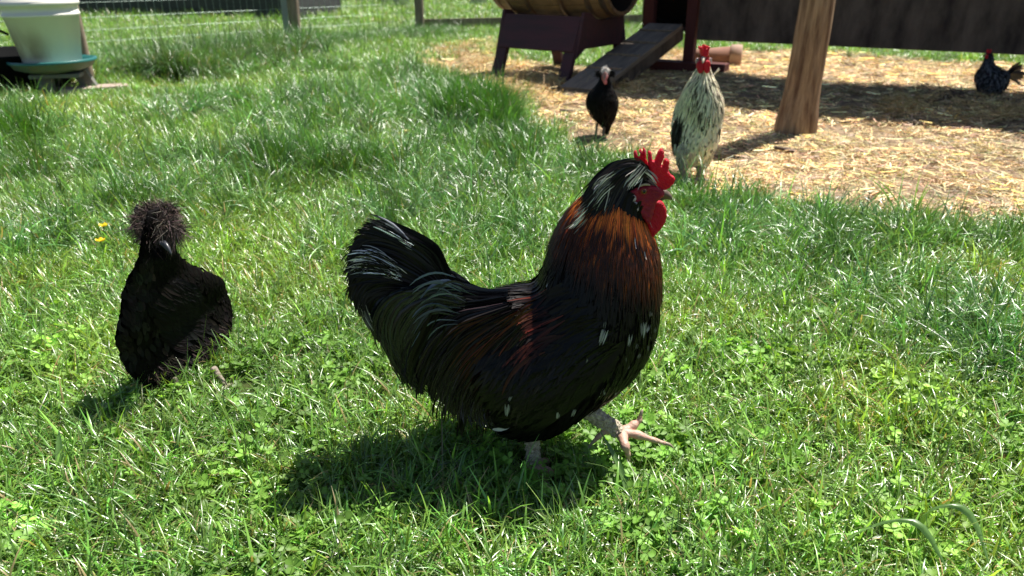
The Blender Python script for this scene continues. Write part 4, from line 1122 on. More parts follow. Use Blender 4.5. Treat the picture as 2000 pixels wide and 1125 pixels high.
# guided feather bundles in the sagittal plane
def bundle(guides, n_=0, dyr=None, W=None, col=None, K=10, ulo=0.0, uhi=1.0, jit=3.0, edgecol=None, both=True, tipcol=None, tipamt=None, mid=None, prof=None, dyt=None, m0=0.0, fold=.2, yaw=.35, ridge=False):
    g = np.stack([cr_resample(np.array(q, float), K) for q in guides])      # (G,K,2)
    u = rng.uniform(ulo, uhi, n_) * (len(g) - 1); ufr = u / (len(g) - 1); i = np.minimum(u.astype(int), len(g) - 2); f = (u - i)[:, None, None]
    q = g[i] * (1 - f) + g[i + 1] * f
    t = np.linspace(0, 1, K)
    q = q + rng.normal(0, jit, (n_, 1, 2)) + rng.normal(0, jit, (n_, 1, 2)) * t[None, :, None]
    cut = rng.uniform(0.82, 1.0, n_)
    q2 = np.empty_like(q)
    for k in range(n_):
        tt = t * cut[k]
        q2[k, :, 0] = np.interp(tt, t, q[k, :, 0]); q2[k, :, 1] = np.interp(tt, t, q[k, :, 1])
    dy0 = rng.uniform(*dyr, n_); dy1 = rng.uniform(*(dyt or dyr), n_)
    dy = dy0[:, None] * (1 - t) + dy1[:, None] * t
    if ridge: dy = dy * (0.12 + 0.88 * np.clip(ufr * 2.2, 0, 1))[:, None]
    if both:
        sg = np.where(rng.uniform(size=n_) < 0.62, -1, 1); dy = dy * sg[:, None]
    else: dy = -dy
    r0 = np.stack([P(0, 0, 1)] * 1)
    X = (q2[..., 0] - 1000) / FPX; Yv = -(q2[..., 1] - 562.5) / FPX
    ry = math.cos(PITCH) + Yv * math.sin(PITCH); rz = -math.sin(PITCH) + Yv * math.cos(PITCH)
    sc = (RY - np.abs(dy) * .9) / ry       # the flank nearer the camera; the far flank mirrors it
    pts = np.stack([X * sc - RX, dy, CAMH + rz * sc], -1)
    pts[..., 2] -= np.clip(dy, 0, 1) * 0.95
    tang = unit(np.gradient(pts, axis=1))
    out = np.stack([np.zeros_like(dy), np.sign(dy + 1e-9), np.zeros_like(dy)], -1) + rng.normal(0, yaw, (n_, 1, 3))
    side = unit(np.cross(out, tang))
    if prof is None: prof = lambda t: np.clip(np.minimum(0.45 + 1.6 * t, 1.0) * np.sqrt(np.clip(1 - t ** 2.6, 0, 1)), 0.05, 1)
    w = W[:, None] * prof(t)[None]
    c = np.repeat(col[:, None], K, 1); ec = None if edgecol is None else np.repeat(edgecol[:, None], K, 1)
    if tipcol is not None:
        m = np.clip((t[None, :, None] - m0) / 0.2, 0, 1) * tipamt[:, None, None]
        c = c * (1 - m) + np.array(tipcol) * m
        if ec is not None: ec = ec * (1 - m) + np.array(tipcol) * m
    return pts, w, side, c, ec, fold
def bribs(b, across=3): return ribbons(b[0], b[1], b[2], b[3], across, b[5], b[4])

TG = [[(880, 560), (858, 508), (838, 484), (798, 460), (750, 436), (716, 425)],
      [(876, 565), (845, 515), (800, 480), (755, 460), (715, 447), (700, 452)],
      [(875, 570), (830, 530), (780, 495), (730, 478), (695, 482), (682, 500)],
      [(875, 575), (825, 545), (770, 518), (720, 505), (688, 520), (677, 545)],
      [(876, 580), (820, 560), (765, 540), (718, 540), (695, 565), (690, 595)],
      [(880, 585), (820, 575), (768, 565), (728, 580), (712, 606), (722, 634)]]
TG2 = [[(884, 580), (830, 568), (780, 570), (745, 600), (735, 635), (745, 665)],
       [(888, 585), (840, 575), (790, 590), (766, 630), (764, 680), (792, 722)],
       [(895, 585), (850, 580), (806, 610), (778, 660), (785, 715), (805, 750)],
       [(905, 585), (860, 590), (820, 640), (803, 690), (812, 745), (838, 770)]]
tf = []
pz = lambda t: np.clip(np.sin(np.pi * np.clip(t, 0.02, .98)) ** .7, .05, 1)
n_ = 46
b = bundle(TG, n_, (0.002, .03), rng.uniform(.008, .013, n_), ncol((.008, .008, .009), n_, .2), K=12, dyt=(.004, .045), jit=2.5, fold=.15)
for k in range(n_):
    V, F, C = ribbons(b[0][k:k + 1], b[1][k:k + 1], b[2][k:k + 1], b[3][k:k + 1], 5, .15)
    new_obj('tail_feather', mesh_np('tail_feather', V, F, C), M['feather'], rooster)
n_ = 60
b = bundle(TG2, n_, (.02, .05), rng.uniform(.007, .012, n_), ncol((.006, .010, .012), n_, .25), K=12, dyt=(.02, .06), jit=3, fold=.15)
for k in range(n_):
    V, F, C = ribbons(b[0][k:k + 1], b[1][k:k + 1], b[2][k:k + 1], b[3][k:k + 1], 5, .15)
    new_obj('sickle_feather', mesh_np('sickle_feather', V, F, C), M['feather_irid'], rooster)
# fine barbs over the tail, with the two white patches
fl = []
n_ = 900; fl.append(bribs(bundle(TG, n_, (.028, .036), rng.uniform(.0009, .0022, n_), ncol((.010, .0095, .010), n_, .35), K=12, dyt=(.035, .05), jit=4)))
n_ = 70; A_ = [(800, 470), (780, 452), (755, 436), (716, 424)]; B_ = [(806, 480), (780, 466), (750, 450), (722, 440)]
fl.append(bribs(bundle([A_, B_], n_, (.036, .052), rng.uniform(.0004, .0012, n_), ncol((.48, .5, .5), n_, .8, .04), K=7, jit=4.0, prof=pz), 3))
n_ = 120; A_ = [(775, 528), (745, 500), (715, 490), (688, 496)]; B_ = [(778, 534), (740, 524), (705, 520), (680, 528)]
fl.append(bribs(bundle([A_, B_], n_, (.040, .054), rng.uniform(.0005, .0014, n_), ncol((.5, .51, .5), n_, .9, .04), K=7, jit=7.0, prof=pz), 3))
n_ = 34; fl.append(bribs(bundle([A_, B_, [(770, 545), (735, 545), (700, 552), (680, 566)]], n_, (.054, .060), rng.uniform(.0005, .0013, n_), ncol(BLK, n_, .4), K=7, jit=8.0, both=False)))
n_ = 12; fl.append(bribs(bundle([[(800, 470), (780, 452), (755, 436), (716, 424)], [(806, 480), (780, 466), (750, 450), (722, 440)]], n_, (.052, .056), rng.uniform(.0005, .0012, n_), ncol(BLK, n_, .4), K=7, jit=5.0, both=False)))
n_ = 60; fl.append(bribs(bundle([[(700, 590), (712, 615), (735, 650)], [(715, 600), (730, 640), (752, 665)]], n_, (.03, .05), rng.uniform(.0006, .0014, n_), ncol((.2, .19, .17), n_, .5, .04), K=6, jit=3.0), 3))
feather_obj('tail_barbs', fl, M['feather'], rooster)
fl = []
n_ = 900; fl.append(bribs(bundle(TG2, n_, (.05, .064), rng.uniform(.0012, .003, n_), ncol((.007, .010, .012), n_, .3), K=12, dyt=(.045, .066), jit=4)))
# saddle coverts: glossy, with sky glint painted as pale blue strands
SG = [[(990, 578), (945, 584), (908, 564), (872, 538), (838, 546), (800, 572)],
      [(985, 585), (940, 590), (895, 590), (855, 600), (820, 630), (795, 665)],
      [(990, 600), (945, 612), (900, 625), (862, 655), (835, 700), (822, 745)],
      [(1000, 615), (955, 640), (915, 670), (885, 710), (862, 752), (858, 784)],
      [(1010, 630), (970, 665), (935, 705), (910, 742), (893, 779), (895, 812)],
      [(1020, 650), (985, 690), (955, 735), (935, 772), (925, 799), (932, 822)],
      [(1030, 680), (1000, 720), (975, 752), (960, 784), (955, 809), (968, 829)]]
n_ = 260; fl.append(bribs(bundle(SG, ridge=True, n_=n_, dyr=(.03, .075), W=rng.uniform(.005, .009, n_), col=ncol((.006, .007, .009), n_, .3), K=12, dyt=(.055, .088), jit=5, uhi=.85)))
n_ = 1700; fl.append(bribs(bundle(SG, ridge=True, n_=n_, dyr=(.045, .084), W=rng.uniform(.0010, .0026, n_), col=ncol((.006, .0055, .006), n_, .4), K=12, dyt=(.06, .096), jit=6)))
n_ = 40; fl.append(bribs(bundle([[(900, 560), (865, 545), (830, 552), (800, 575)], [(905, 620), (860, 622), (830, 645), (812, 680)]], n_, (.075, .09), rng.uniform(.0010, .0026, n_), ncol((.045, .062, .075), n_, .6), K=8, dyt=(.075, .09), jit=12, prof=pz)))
feather_obj('saddle_feathers', fl, M['feather_irid'], rooster)
fl = []
n_ = 90; fl.append(bribs(bundle(SG[2:], n_, (.088, .096), rng.uniform(.0008, .0014, n_), ncol((.032, .008, .005), n_, .7), K=12, dyt=(.09, .10), jit=9, prof=lambda t: np.clip(np.sin(np.pi * np.clip((t - .1) / .55, 0, 1)), 0.02, 1))))
n_ = 16; fl.append(bribs(bundle([[(1035, 575), (1010, 590), (985, 610)], [(1045, 610), (1010, 630), (980, 660)]], n_, (.095, .102), rng.uniform(.0010, .002, n_), ncol((.07, .015, .007), n_, .5), K=6, jit=7)))
n_ = 500; fl.append(bribs(bundle(SG, ridge=True, n_=n_, dyr=(.08, .092), W=rng.uniform(.0006, .0013, n_), col=ncol((.013, .011, .011), n_, .6), K=12, dyt=(.085, .098), jit=7)))
# ragged skirt tips
tips = [(790, 718), (800, 738), (818, 758), (838, 766), (858, 812), (878, 800), (898, 832), (916, 815), (935, 838), (950, 806), (968, 832)]
for (x_, y_) in [(a, b + 18) for a, b in tips]:
    n_ = 12; a_ = [(x_ + 50, y_ - 150), (x_ + 14, y_ - 80), (x_ - 4, y_ - 35), (x_, y_)]; b_ = [(x_ + 64, y_ - 150), (x_ + 30, y_ - 80), (x_ + 12, y_ - 35), (x_ + 4, y_ - 2)]
    fl.append(bribs(bundle([a_, b_], n_, (.04, .088), rng.uniform(.0012, .0034, n_), ncol(BLK, n_, .3), K=9, jit=3.0, dyt=(.06, .088))))
# back hackle overlap: flat plumes over the saddle
n_ = 500; s = rng.uniform(.18, .40, n_); th = rnd_th(n_, 0, .45 * np.pi)
fl.append(RL.feathers(s, th, rng.uniform(.05, .09, n_), rng.uniform(.0015, .0035, n_), down_back, ncol((.009, .007, .006), n_, .45), K=8, lift=.006, tiplift=.007))
feather_obj('skirt_feathers', fl, M['feather'], rooster)

# hackle
fl = []
n_ = 2600; s = rng.uniform(.40, .86, n_); th = rnd_th(n_)
fl.append(RL.feathers(s, th, rng.uniform(.05, .085, n_), rng.uniform(.0024, .0045, n_), neck_dir, ncol(BLK, n_, .25), K=9, lift=.003, tiplift=.004, jit=.06))
n_ = 2600; s = rng.uniform(.60, .765, n_) ; th = rnd_th(n_)
lum = np.clip((s - .575) / .12, 0, 1) * np.exp(rng.normal(-.1, .7, n_))
oc = np.array([.85, .19, .028]); ec = oc[None] * np.clip(lum, 0.03, 1.6)[:, None] * np.exp(rng.normal(0, .12, (n_, 3)))
fl.append(RL.feathers(s, th, rng.uniform(.05, .085, n_), rng.uniform(.0013, .0024, n_), neck_dir, ncol((.02, .008, .006), n_, .3), K=9, lift=.006, tiplift=.004, edgecol=ec, jit=.05,
          tipcol=(.008, .007, .007), tipamt=np.full(n_, .9), prof=lambda t: np.clip(np.minimum(.3 + 2.5 * t, 1) * (1 - t ** 2), .04, 1)))
n_ = 10; s = rng.uniform(.5, .78, n_); th = rnd_th(n_)
fl.append(RL.feathers(s, th, rng.uniform(.008, .02, n_), rng.uniform(.0007, .0014, n_), neck_dir, ncol((.45, .42, .36), n_, .4), K=5, lift=.011))
feather_obj('hackle_feathers', fl, M['feather'], rooster)
# crest
CG = [[(1268, 343), (1256, 324), (1239, 317), (1203, 321), (1178, 339), (1156, 361), (1142, 389)],
      [(1262, 345), (1244, 328), (1223, 325), (1198, 337), (1172, 361), (1152, 387), (1126, 413)],
      [(1254, 349), (1238, 336), (1219, 337), (1198, 355), (1178, 383), (1160, 407), (1142, 425)],
      [(1246, 353), (1232, 344), (1219, 351), (1201, 371), (1194, 393), (1182, 413), (1174, 433)],
      [(1236, 359), (1226, 354), (1221, 365), (1215, 383), (1205, 399), (1199, 413), (1197, 425)]]
fl = []
pr = lambda t: np.clip(np.minimum(.4 + 1.8 * t, 1) * np.sqrt(np.clip(1 - t ** 2.2, 0, 1)), .05, 1)
n_ = 900; fl.append(bribs(bundle(CG, n_, (.0, .024), rng.uniform(.0012, .0028, n_), ncol((.009, .008, .008), n_, .3), K=12, dyt=(.004, .042), jit=3.0, prof=pr)))
n_ = 500; fl.append(bribs(bundle(CG, n_, (.020, .027), rng.uniform(.0006, .0014, n_), ncol((.02, .017, .017), n_, .6), K=12, dyt=(.034, .044), jit=4.0, prof=pr)))
for g_, k_, w_ in (([(1166, 352), (1158, 362), (1154, 372)], 5, .45), ([(1192, 338), (1172, 350), (1158, 366)], 12, .5), ([(1252, 322), (1240, 338), (1228, 350), (1222, 362)], 15, .6), ([(1190, 352), (1170, 368), (1156, 386), (1146, 400)], 8, .35),
                   ([(1176, 372), (1162, 390), (1152, 408)], 5, .3), ([(1188, 366), (1180, 390), (1172, 410)], 5, .3), ([(1256, 330), (1270, 342), (1280, 356)], 7, .3), ([(1246, 342), (1240, 352), (1232, 362)], 7, .45), ([(1136, 418), (1122, 432), (1108, 444)], 8, .6), ([(1140, 400), (1128, 412), (1118, 420)], 8, .5)):
    g2 = [(a + 7, b + 5) for a, b in g_]
    fl.append(bribs(bundle([g_, g2], k_, (.034, .046), rng.uniform(.0004, .0009, k_), ncol((w_, w_, w_ * .9), k_, .5, .04), K=8, jit=3.6, both=False, prof=pz)))
feather_obj('crest_feathers', fl, M['feather'], rooster)

# head furnishings
def Rframe(dy):       # (u,v) metres in the plane parallel to the bird's side at lateral offset dy
    return Matrix(((1, 0, 0, 0), (0, 0, -1, dy), (0, 1, 0, 0), (0, 0, 0, 1)))
def outl(pts, dy=0.0, zoom=None):
    o = []
    for a, b in pts:
        if zoom: a, b = zoom[0] + a / zoom[2], zoom[1] + b / zoom[2]
        q = R(a, b, dy); o.append((q[0], q[2]))
    return o
Z7 = (1100, 270, 5.1125)
plate('comb', outl([(935, 470), (885, 410), (862, 335), (848, 250), (850, 180), (862, 125), (882, 180), (905, 222), (938, 165), (978, 108), (1003, 135), (998, 200), (985, 268), (1012, 212), (1040, 208), (1056, 250), (1050, 318), (1075, 362), (1106, 385), (1110, 425), (1085, 462), (1040, 500), (985, 512)], -.016, Z7), .012, M['comb'], rooster, .0034, Rframe(-.016), .0022, .0005)
plate('comb', outl([(800, 300), (745, 245), (712, 200), (706, 158), (722, 122), (738, 150), (750, 185), (768, 178), (758, 125), (774, 108), (790, 140), (800, 98), (818, 112), (826, 180), (845, 250), (880, 330), (900, 420), (850, 380)], .012, Z7), .010, M['comb'], rooster, .003, Rframe(.012), .0022, .0005)
plate('wattle', outl([(905, 600), (930, 620), (975, 622), (1012, 665), (1032, 735), (1022, 820), (985, 890), (935, 945), (888, 982), (862, 930), (835, 860), (805, 800), (800, 700), (850, 640)], -.012, Z7), .010, M['comb'], rooster, .0042, Rframe(-.012), .0025, .0004)
plate('wattle', outl([(905, 600), (940, 610), (990, 640), (1020, 700), (1024, 770), (1000, 850), (950, 910), (900, 940), (860, 880), (830, 800), (850, 640)], .012, Z7), .009, M['comb'], rooster, .0038, Rframe(.012), .0025, .0004)
for sg, dyf in ((-1, -.021), (1, .021)):
    plate('face', outl([(632, 590), (655, 530), (705, 500), (780, 478), (860, 470), (935, 480), (990, 510), (1010, 560), (975, 600), (930, 640), (905, 720), (880, 800), (845, 850), (800, 800), (740, 745), (675, 690), (640, 650)], dyf, Z7), .012, M['face'], rooster, .005, Rframe(dyf), .0025, .0006)
    plate('ear_lobe', outl([(630, 600), (650, 565), (700, 562), (728, 590), (722, 620), (690, 635), (645, 628)], sg * .027, Z7), .007, M['lobe'], rooster, .003, Rframe(sg * .027), .0025, .0003)
    plate('ear_lobe', outl([(690, 650), (720, 635), (752, 660), (755, 705), (735, 735), (700, 700)], sg * .0275, Z7), .006, M['lobe'], rooster, .0025, Rframe(sg * .0275), .0025, .0003)
    e = R(1100 + 805 / 5.1125, 270 + 528 / 5.1125, sg * .0275)
    ey = ball('eye', .0050, M['eye'], rooster, e, (1, .8, 1)); ball('pupil', .0028, M['pupil'], ey, (0, sg * .0022, 0), (1, .8, 1))
    new_obj('eyelid', tube_mesh('eyelid', [([e + np.array([.0056 * math.cos(q), sg * .0012, .0048 * math.sin(q)]) for q in np.linspace(0, 2 * math.pi, 20)], .0009)], 6), M['face'], rooster)
    plate('brow', outl([(765, 478), (795, 455), (845, 452), (870, 468), (840, 470), (800, 472)], sg * .0285, Z7), .004, mat('brow_skin', base=(.4, .33, .2), rough=.6) if sg < 0 else bpy.data.materials['brow_skin'], rooster, .0015, Rframe(sg * .029), .0025)
def beak_mesh(name, a, b, r0, flat=.8, droop=.25):
    a = np.array(a); b = np.array(b); t_ = np.linspace(0, 1, 9)
    pts = a[None] + (b - a)[None] * t_[:, None]; Ln = np.linalg.norm(b - a); pts[:, 2] -= (t_ ** 2.2) * Ln * droop; pts[:, 2] += np.sin(t_ * np.pi) * Ln * .10
    return tube_mesh(name, [(pts, r0 * np.sqrt(np.clip(1 - t_ ** 1.6, .01, 1)), 14)], 14)
new_obj('upper_beak', beak_mesh('upper_beak', R(1284, 378), R(1313, 383), .0085), M['beak'], rooster)
new_obj('lower_beak', beak_mesh('lower_beak', R(1284, 388), R(1304, 388), .0055, droop=-.05), M['beak'], rooster)
# legs
def foot(name_leg, parent, hip, ankle, toes, r_sh=.0085, m=None, tm=None, knee=None, rt=.0055):
    pts = [ankle] ; ed = []; rad = [r_sh * 1.15]
    q = [ankle + (hip - ankle) * f for f in (.25, .5, .75, 1.0)]
    prev = 0
    for f, v_ in zip((1.0, 1.05, 1.15, 1.5), q): pts.append(v_ + rng.normal(0, .0006, 3)); ed.append((prev, len(pts) - 1)); rad.append(r_sh * f * rng.uniform(.95, 1.08)); prev = len(pts) - 1
    l = skin_leg('leg', pts, ed, rad, m or M['shank'], parent)
    for tpts in toes:
        P0 = [np.array(ankle)] + [np.array(x_) for x_ in tpts]; rr_ = [rt * 1.2] + list(np.linspace(rt, rt * .62, len(tpts) - 1)) + [rt * .45]
        d_ = unit(P0[-1] - P0[-2]); 
        Pn = cr_resample(np.array(P0), 16); rn = cr_resample(np.array(rr_)[:, None], 16)[:, 0] * (1 + .13 * np.sin(np.linspace(0, 3 * 2 * np.pi, 16)))
        to = new_obj('toe', tube_mesh('toe', [(Pn, rn)], 12), tm or M['toe'], l)
        cl = Pn[-1] + np.array([[0, 0, 0], d_ * rt * 1.1, d_ * rt * 2.2 + [0, 0, -rt * .7]])
        new_obj('claw', tube_mesh('claw', [(cl, [rt * .45, rt * .33, rt * .06], 7)], 8), M['claw'], l)
    return l
# raised far leg (dy +.035)
d = -.015
hip = R(1118, 785, d); ank = R(1214, 846, d)
foot('l', rooster, hip, ank, [[R(1235, 832, d + .01), R(1248, 822, d + .015), R(1251, 812, d + .017)], [R(1240, 848, d - .005), R(1272, 858, d - .01), R(1299, 866, d - .012)], [R(1220, 868, d - .03), R(1226, 885, d - .035), R(1227, 896, d - .036)], [R(1190, 838, d - .004), R(1172, 850, d - .008), R(1160, 862, d - .010)]], r_sh=.013, rt=.0078)
d = -.035
hip = R(1032, 800, d); hip[2] += .02; ank = R(1042, 905, d); ank[2] = .022
foot('l', rooster, hip, ank, [[ank + [.02, -.006, -.006], ank + [.045, -.010, -.014], ank + [.06, -.012, -.016]], [ank + [.012, -.022, -.008], ank + [.026, -.045, -.014], ank + [.034, -.056, -.016]], [ank + [.015, .018, -.008], ank + [.034, .032, -.014], ank + [.045, .040, -.016]], [ank + [-.018, .004, -.01], ank + [-.032, .006, -.015]]], r_sh=.0125, rt=.0065)
#PART4
# ---------------------------------------------------------------- birds that face the camera
class Bird:
    def __init__(self, name, root_px, yaw, Ymid, rows, label, cat, infl=2.0):
        g = G(*root_px); self.loc = np.array([g[0], Ymid, 0.0]); self.yaw = yaw; self.Y = Ymid
        self.f = np.array([math.cos(yaw), math.sin(yaw), 0]); self.l = np.array([-math.sin(yaw), math.cos(yaw), 0])
        self.root = empty(name, tuple(self.loc), yaw, label=label, cat=cat)
        T = [[r[1] + infl, r[2] - infl] for r in rows]; cur = [list(t_) for t_ in T]
        for it in range(5):
            self.L = Loft(self.stations([(r[0], c[0], c[1], r[3], r[4]) for r, c in zip(rows, cur)]), 70)
            SS, TT = np.meshgrid(np.linspace(0, 1, 160), np.linspace(0, 2 * np.pi, 64)); Q = self.L.S(SS, TT).reshape(-1, 3)
            Wd = self.loc + Q[:, :1] * self.f + Q[:, 1:2] * self.l + Q[:, 2:] * np.array([0, 0, 1.0]) - np.array([0, 0, CAMH])
            zc = Wd[:, 1] * math.cos(PITCH) - Wd[:, 2] * math.sin(PITCH); yc = Wd[:, 1] * math.sin(PITCH) + Wd[:, 2] * math.cos(PITCH)
            qx = 1000 + FPX * Wd[:, 0] / zc; qy = 562.5 - FPX * yc / zc; band = max(2.0, (rows[0][0] - rows[-1][0]) / 60)
            E = np.zeros((len(rows), 2)); big = (rows[0][0] - rows[-1][0]) * .14
            for k, r in enumerate(rows):
                m_ = np.abs(qy - r[0]) < band
                if m_.sum() < 3: continue
                E[k] = (qx[m_].min() - T[k][0], qx[m_].max() - T[k][1])
            Es = E.copy(); Es[1:-1] = E[1:-1] * .5 + E[:-2] * .25 + E[2:] * .25
            for k in range(len(rows)):
                for j in (0, 1): cur[k][j] = min(max(cur[k][j] - Es[k, j] * .35, T[k][j] - big), T[k][j] + big)
                w0 = (T[k][1] - T[k][0]) * .5
                if cur[k][1] - cur[k][0] < w0: mm = sum(cur[k]) / 2; cur[k] = [mm - w0 / 2, mm + w0 / 2]
    def stations(self, rows):
        Ymid = self.Y; st = []
        for py, xl, xr, fr, bk in rows:
            lc = (fr + bk) / 2; Yp = Ymid + lc * self.f[1]
            a = P(xl, py, Yp); b_ = P(xr, py, Yp); cx = (a[0] + b_[0]) / 2 - self.loc[0]; hw = (b_[0] - a[0]) / 2
            ly = (cx - lc * self.f[0]) / self.l[0]
            a_ = (fr - bk) / 2; cs = abs(self.l[0]); sn = abs(self.f[0])
            bb = math.sqrt(max(hw * hw - (a_ * sn) ** 2, (0.45 * hw) ** 2)) / cs
            z = a[2]
            st.append(((bk, z), (fr, z), bb, ly))
        return st
    def pt(self, px, py, lx=0.0):
        """local point seen at a pixel, lying lx in front of the bird's middle"""
        q = P(px, py, self.Y + lx * self.f[1]) - self.loc
        return np.array([q @ self.f, q @ self.l, q[2]])
down = lambda p, n, t, s, th: np.broadcast_to(np.array([-0.25, 0, -1.0]), p.shape)
def hairs(c, ext, n_, Lr, w, colr, curl=.5, K=7, up=0.25):
    d = unit(rng.normal(0, 1, (n_, 3)) + np.array([0, 0, up])); r0 = np.array(c)[None] + d * np.array(ext)[None] * .45
    L_ = rng.uniform(*Lr, n_); t = np.linspace(0, 1, K)
    cv = rng.normal(0, curl, (n_, 3)) + np.array([0, 0, -.35 - .5 * (curl > .8)])
    pts = r0[:, None] + d[:, None] * (t[None] * L_[:, None])[..., None] + cv[:, None] * ((t[None] ** 2) * L_[:, None])[..., None]
    side = unit(np.cross(np.gradient(pts, axis=1), rng.normal(0, 1, (n_, 1, 3))))
    return ribbons(pts, (w * rng.uniform(.5, 1.4, n_))[:, None] * (1 - .8 * t[None]), side, colr, 2, 0)
def simple_feet(B, legs, r, mt, tl, dark=False):
    for (hx, hy, hl, ax, ay, al) in legs:
        hip = B.pt(hx, hy, hl); ank = B.pt(ax, ay, al); ank[2] = r * 1.6; hip[2] = max(hip[2], ank[2] + .03)
        toes = [[ank + [tl * .5, -.1 * tl, -r * .5], ank + [tl, -.15 * tl, -r]], [ank + [tl * .4, .45 * tl, -r * .5], ank + [tl * .7, .8 * tl, -r]], [ank + [tl * .4, -.5 * tl, -r * .5], ank + [tl * .6, -.85 * tl, -r]], [ank + [-tl * .3, 0, -r * .6], ank + [-tl * .5, 0, -r]]]
        foot('l', B.root, hip, ank, toes, r_sh=r, rt=r * .6, m=mt, tm=mt)

# crested black hen on the left
S1 = Bird('hen', (352, 762), math.atan2(-.95, -.30), 1.32, [(748, 286, 372, .0, -.08), (732, 270, 402, .03, -.13), (708, 260, 430, .055, -.17), (684, 256, 440, .075, -.20), (658, 246, 444, .09, -.21), (628, 244, 443, .10, -.20),
     (598, 254, 433, .118, -.17), (572, 262, 412, .11, -.12), (545, 265, 388, .10, -.07), (518, 267, 370, .09, -.03), (494, 268, 357, .08, -.01), (470, 270, 350, .074, .0), (445, 274, 346, .07, .002), (420, 284, 338, .062, .006), (402, 298, 326, .05, .015)],
     'black hen with a fluffy dark crest walking toward the camera at left', 'hen', 16.0)
new_obj('body', S1.L.mesh('body', .004, 32), M['black_body'], S1.root)
M['grey_shank'] = mat('grey_shank_skin', base=(.32, .27, .22), rough=.7, bump=(300, .8, .003), noise=(150, (.2, .16, .12), .7))
KB = (0.005, 0.0043, 0.004)
fl = []
n_ = 3000; s = rng.uniform(.02, .95, n_); th = rng.uniform(0, 2 * np.pi, n_)
fl.append(S1.L.feathers(s, th, rng.uniform(.022, .036, n_), rng.uniform(.004, .0075, n_), down, ncol(KB, n_, .35), K=6, lift=.001, tiplift=.0025, jit=.12))
n_ = 260; s = rng.uniform(.3, .75, n_); th = rng.uniform(.6 * np.pi, 1.45 * np.pi, n_)
fl.append(S1.L.feathers(s, th, rng.uniform(.018, .03, n_), rng.uniform(.004, .007, n_), down, ncol((.016, .014, .013), n_, .35), K=6, lift=.003, tiplift=.003, jit=.2))
feather_obj('body_feathers', fl, M['feather_matte'], S1.root)
fl = []
n_ = 1100; s = rng.uniform(.0, .28, n_); th = rng.uniform(0, 2 * np.pi, n_)
fl.append(S1.L.feathers(s, th, rng.uniform(.02, .034, n_), rng.uniform(.0005, .0011, n_), down, ncol((.022, .017, .015), n_, .4), K=6, lift=.001, tiplift=.010, jit=.6))
feather_obj('fluff', fl, M['feather_matte'], S1.root)
fl = []     # wings: long feathers down each side
for sg in (-1, 1):
    n_ = 170; s = rng.uniform(.34, .56, n_); th = np.pi - sg * rng.uniform(.32 * np.pi, .60 * np.pi, n_)
    fl.append(S1.L.feathers(s, th, rng.uniform(.05, .085, n_), rng.uniform(.005, .009, n_), lambda p, n, t, s, th: np.broadcast_to(np.array([-0.75, 0, -.8]), p.shape), ncol((.010, .009, .009), n_, .3), K=7, lift=.004, tiplift=.003, jit=.1))
feather_obj('wing_feathers', fl, M['feather_matte'], S1.root)
cc = S1.pt(309, 437, .035)
fl = []
for ox, oy, oz, rr_ in ((0, 0, 0, 1.0), (.01, .022, .004, .72), (.005, -.026, .006, .7), (-.012, .008, .018, .72), (.018, -.006, -.006, .7), (-.005, -.014, .020, .6), (.0, .034, -.008, .5)):
    c0 = np.array(cc) + [ox, oy, oz]; k_ = int(1500 * rr_)
    fl.append(hairs(c0, (.044 * rr_, .056 * rr_, .046 * rr_), k_, (.007, .016), .0006, ncol((.085, .066, .058), k_, .45) * rng.uniform(.6, 1.2), curl=.9, up=.05))
fl.append(hairs(cc, (.052, .064, .056), 260, (.012, .022), .0014, ncol((.030, .024, .022), 260, .35), curl=.7, up=.1))
feather_obj('crest_feathers', fl, M['feather_matte'], S1.root)
ball('head', .028, M['black_body'], S1.root, tuple(cc), (.95, 1.15, .85))
fl = [hairs(S1.pt(305, 480, .055), (.022, .026, .022), 1200, (.010, .018), .0007, ncol((.010, .009, .009), 1200, .3), up=-.5)]
feather_obj('beard_feathers', fl, M['feather_matte'], S1.root)
M['dark_beak'] = mat('slate_beak', base=(.04, .042, .05), rough=.35, spec=.5)
new_obj('upper_beak', beak_mesh('upper_beak', S1.pt(320, 474, .085), S1.pt(334, 491, .102), .0045), M['dark_beak'], S1.root)
new_obj('lower_beak', beak_mesh('lower_beak', S1.pt(314, 474, .083), S1.pt(329, 491, .098), .0038, droop=0), M['dark_beak'], S1.root)
bt = S1.pt(270, 418, .0); V, F, C = ribbons(np.array([[S1.pt(274, 428, .02), S1.pt(269, 418, .02), S1.pt(267, 408, .02), S1.pt(268, 399, .02)]]), np.array([[.004, .006, .005, .001]]), np.repeat(np.array([[[0, 1., 0]]]), 4, 1), np.array([[.10, .11, .13]]), 3, .3)
new_obj('crest_plume', mesh_np('crest_plume', V, F, C), M['feather'], S1.root)
simple_feet(S1, [(414, 716, .0, 442, 758, .01), (338, 740, .02, 352, 762, .02)], .0062, M['grey_shank'], .042)

# tall white rooster facing the camera
S2 = Bird('rooster', (1345, 352), math.atan2(-.98, .15), 2.93, [(322, 1330, 1384, .0, -.06), (304, 1319, 1392, .05, -.13), (276, 1312, 1403, .09, -.17), (246, 1313, 1408, .105, -.18), (218, 1318, 1411, .11, -.15), (197, 1326, 1411, .105, -.09),
     (178, 1335, 1405, .095, -.04), (162, 1344, 1398, .085, -.01), (148, 1353, 1391, .075, .01), (134, 1360, 1388, .07, .02), (118, 1363, 1386, .07, .025), (106, 1367, 1383, .065, .03), (100, 1370, 1380, .06, .035)],
     'tall cream white rooster with black speckles facing the camera on the straw', 'rooster')
new_obj('body', S2.L.mesh('body', .004, 28), mat('cream_down', base=(.42, .40, .33), rough=.8, spec=.1), S2.root)
fl = []
n_ = 2600; s = rng.uniform(.02, .62, n_); th = rng.uniform(0, 2 * np.pi, n_); c_ = ncol((.86, .79, .60), n_, .12, .03)
